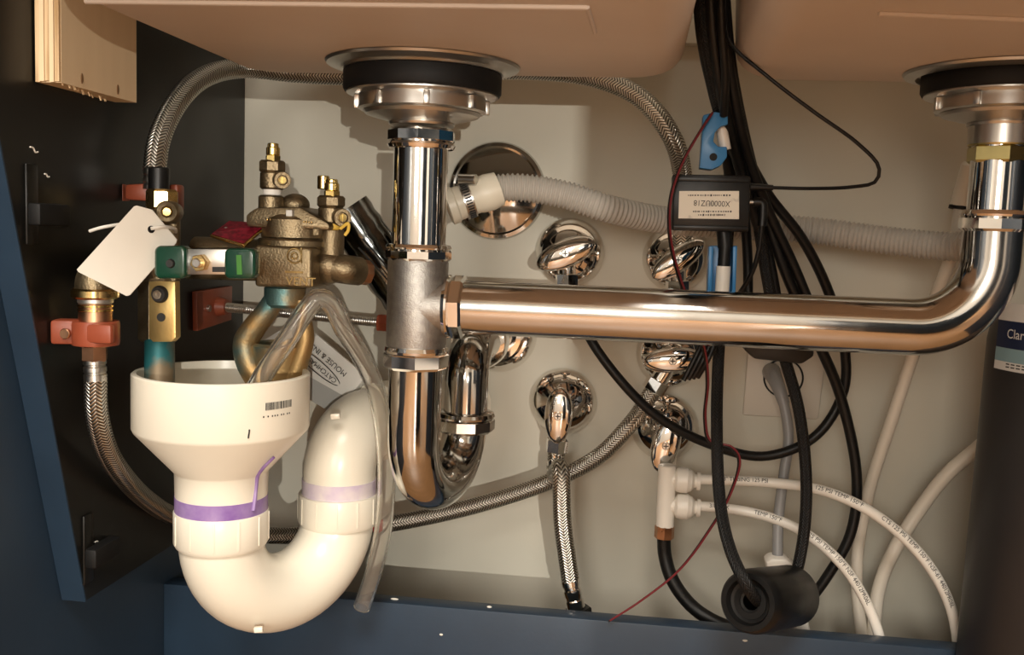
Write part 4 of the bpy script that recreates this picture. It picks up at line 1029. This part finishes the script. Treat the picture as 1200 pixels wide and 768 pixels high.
# milky tubes behind
G2 = 'milky white tubes standing behind'
t = thing('milky_tube', 'milky white tube with a thick collar rising behind the right drain elbow', 'tube', at(1014, 752, .72), G2)
hose('tube', '', '', P((1126, 240, .70), (1118, 290, .705), (1104, 330, .71), (1076, 400, .72), (1046, 490, .73), (1020, 570, .735), (1006, 640, .735), (1004, 690, .73), (1012, 760, .72)), 7*mpp(1050, 500, .73), 'tube_milky', root=t)
MB().cyl(at(1125, 243, .70), at(1140, 192, .69), 12*mpp(1130, 220, .7), 24, bev=.001).build('collar', 'tube_milky', t)
MB().cyl(at(1125, 246, .70), at(1126, 242, .70), 13*mpp(1130, 220, .7), 24).build('collar_ring', 'rubber', t)
cable('milky_tube', 'milky white tube slanting down from the dark canister', 'tube', [(1170, 505, .72), (1145, 526, .72), (1110, 556, .725), (1076, 600, .73), (1048, 645, .73), (1030, 690, .73), (1022, 760, .72)], 8*mpp(1080, 600, .73), 'tube_milky', G2)

# ================================================================== dark canister
YK = .63
tp, bt = at(1268, 372, YK), at(1222, 800, YK); ax = tp-bt; L = ax.length; rk = 96*mpp(1225, 600, YK)
t = thing('filter_canister', 'dark grey filter canister with a navy label at the right edge', 'canister', bt)
MB().lathe([(0, 0), (rk*.96, 0), (rk, .004), (rk, L-.02), (rk*.97, L-.008), (rk*.88, L-.001), (0, L)], bt, ax, 64).build('body', 'canister', t)
xx, yy, zz_ = frame_of(ax)
def on_can(a, h, r=1.003): # a: angle from the -Y side, positive to the right
    d = (V3((0, -1, 0)) - zz_*V3((0, -1, 0)).dot(zz_)).normalized(); e = zz_.cross(d)
    if e.x < 0: e = -e
    return bt + zz_*h + (d*math.cos(a) + e*math.sin(a))*rk*r
def hcan(py, px=1180): # height on axis for pixel row at the label
    p = at(px, py, YK-.02); return (p-bt).dot(zz_)
def band(y0, y1, a0, a1, m_, nm, r=1.003):
    vs_ = []; n = 16
    for i in range(n+1):
        a = a0+(a1-a0)*i/n; vs_ += [on_can(a, hcan(y0), r), on_can(a, hcan(y1), r)]
    return MB().raw(vs_, [[2*i, 2*i+2, 2*i+3, 2*i+1] for i in range(n)]).build(nm, m_, t, recalc=False)
band(355, 376, -1.42, .6, 'label_light', 'label_band'); band(376, 408, -1.42, .6, 'label_navy', 'label_band'); band(408, 424, -1.42, .6, 'label_teal', 'label_band'); band(424, 434, -1.42, .6, 'label_light', 'label_band')
vs_, fs = text2d('Clar', .0095)
def wrapt(vs_, a0, h0, k=1.0): return [on_can(a0+x*k/rk, h0+y, 1.006) for x, y in vs_]
g = MB().raw(wrapt(vs_, -1.23, hcan(396), .9), fs); g.build('print', 'label_light', t, recalc=False)
g = MB()
for y_ in (427, 430.5):
    for i in range(12):
        a0 = -1.2+i*.075; h = hcan(y_); g.raw([on_can(a0, h, 1.006), on_can(a0+.055, h, 1.006), on_can(a0+.055, h+.0009, 1.006), on_can(a0, h+.0009, 1.006)], [[0, 1, 2, 3]])
g.build('print', 'print_black', t, recalc=False)
g = MB()
for i in range(8):
    th = PI*i/8*2; c = on_can(-.62, hcan(570), 1.005); q = on_can(-.62+.14*math.cos(th), hcan(570)+.012*math.sin(th), 1.005); g.tube([c, q], .0012, 6)
g.build('star_mark', 'print_black', t)

# ================================================================== crumbs on the board
for i, (x, y, lab) in enumerate(((462, 714, 'largest white crumb on the top edge of the blue board'), (573, 724, 'single white crumb on the board right of the chrome trap'), (517, 744, 'white fleck stuck on the front of the blue board'), (873, 751, 'white fleck on the board below the round weight'))):
    onface = y > 740
    Yc = YLG if onface else YLG+.008
    p = at(x, y, Yc)
    if not onface: p.z = ZLG+.0006
    else: p.z = min(p.z, ZLG-.002)
    tag(MB().ell(p, (.0035, .0022, .0016, .0022)[i], .0013, .0009, nu=8, nv=5).build('crumb', 'chip'), lab, 'crumb', 'white crumbs on the blue board')
for (x, y, sz, lab) in ((40, 176, .004, 'white fleck high on the black side panel near its front edge'), (55, 206, .0025, 'smaller white fleck on the black panel above the hinge plate'), (115, 636, .004, 'pale curl of lint low on the black side panel')):
    c = atx(x, y, XP+.0004); tag(MB().tube(catmull([c+V3((0, -sz, sz*.4)), c+V3((0, -sz*.2, sz*.3)), c+V3((0, sz*.3, -sz*.3)), c+V3((0, sz, -sz*.2))], 4), .0005, 6).build('lint_fleck', 'chip'), lab, 'lint', 'white flecks on the black panel')
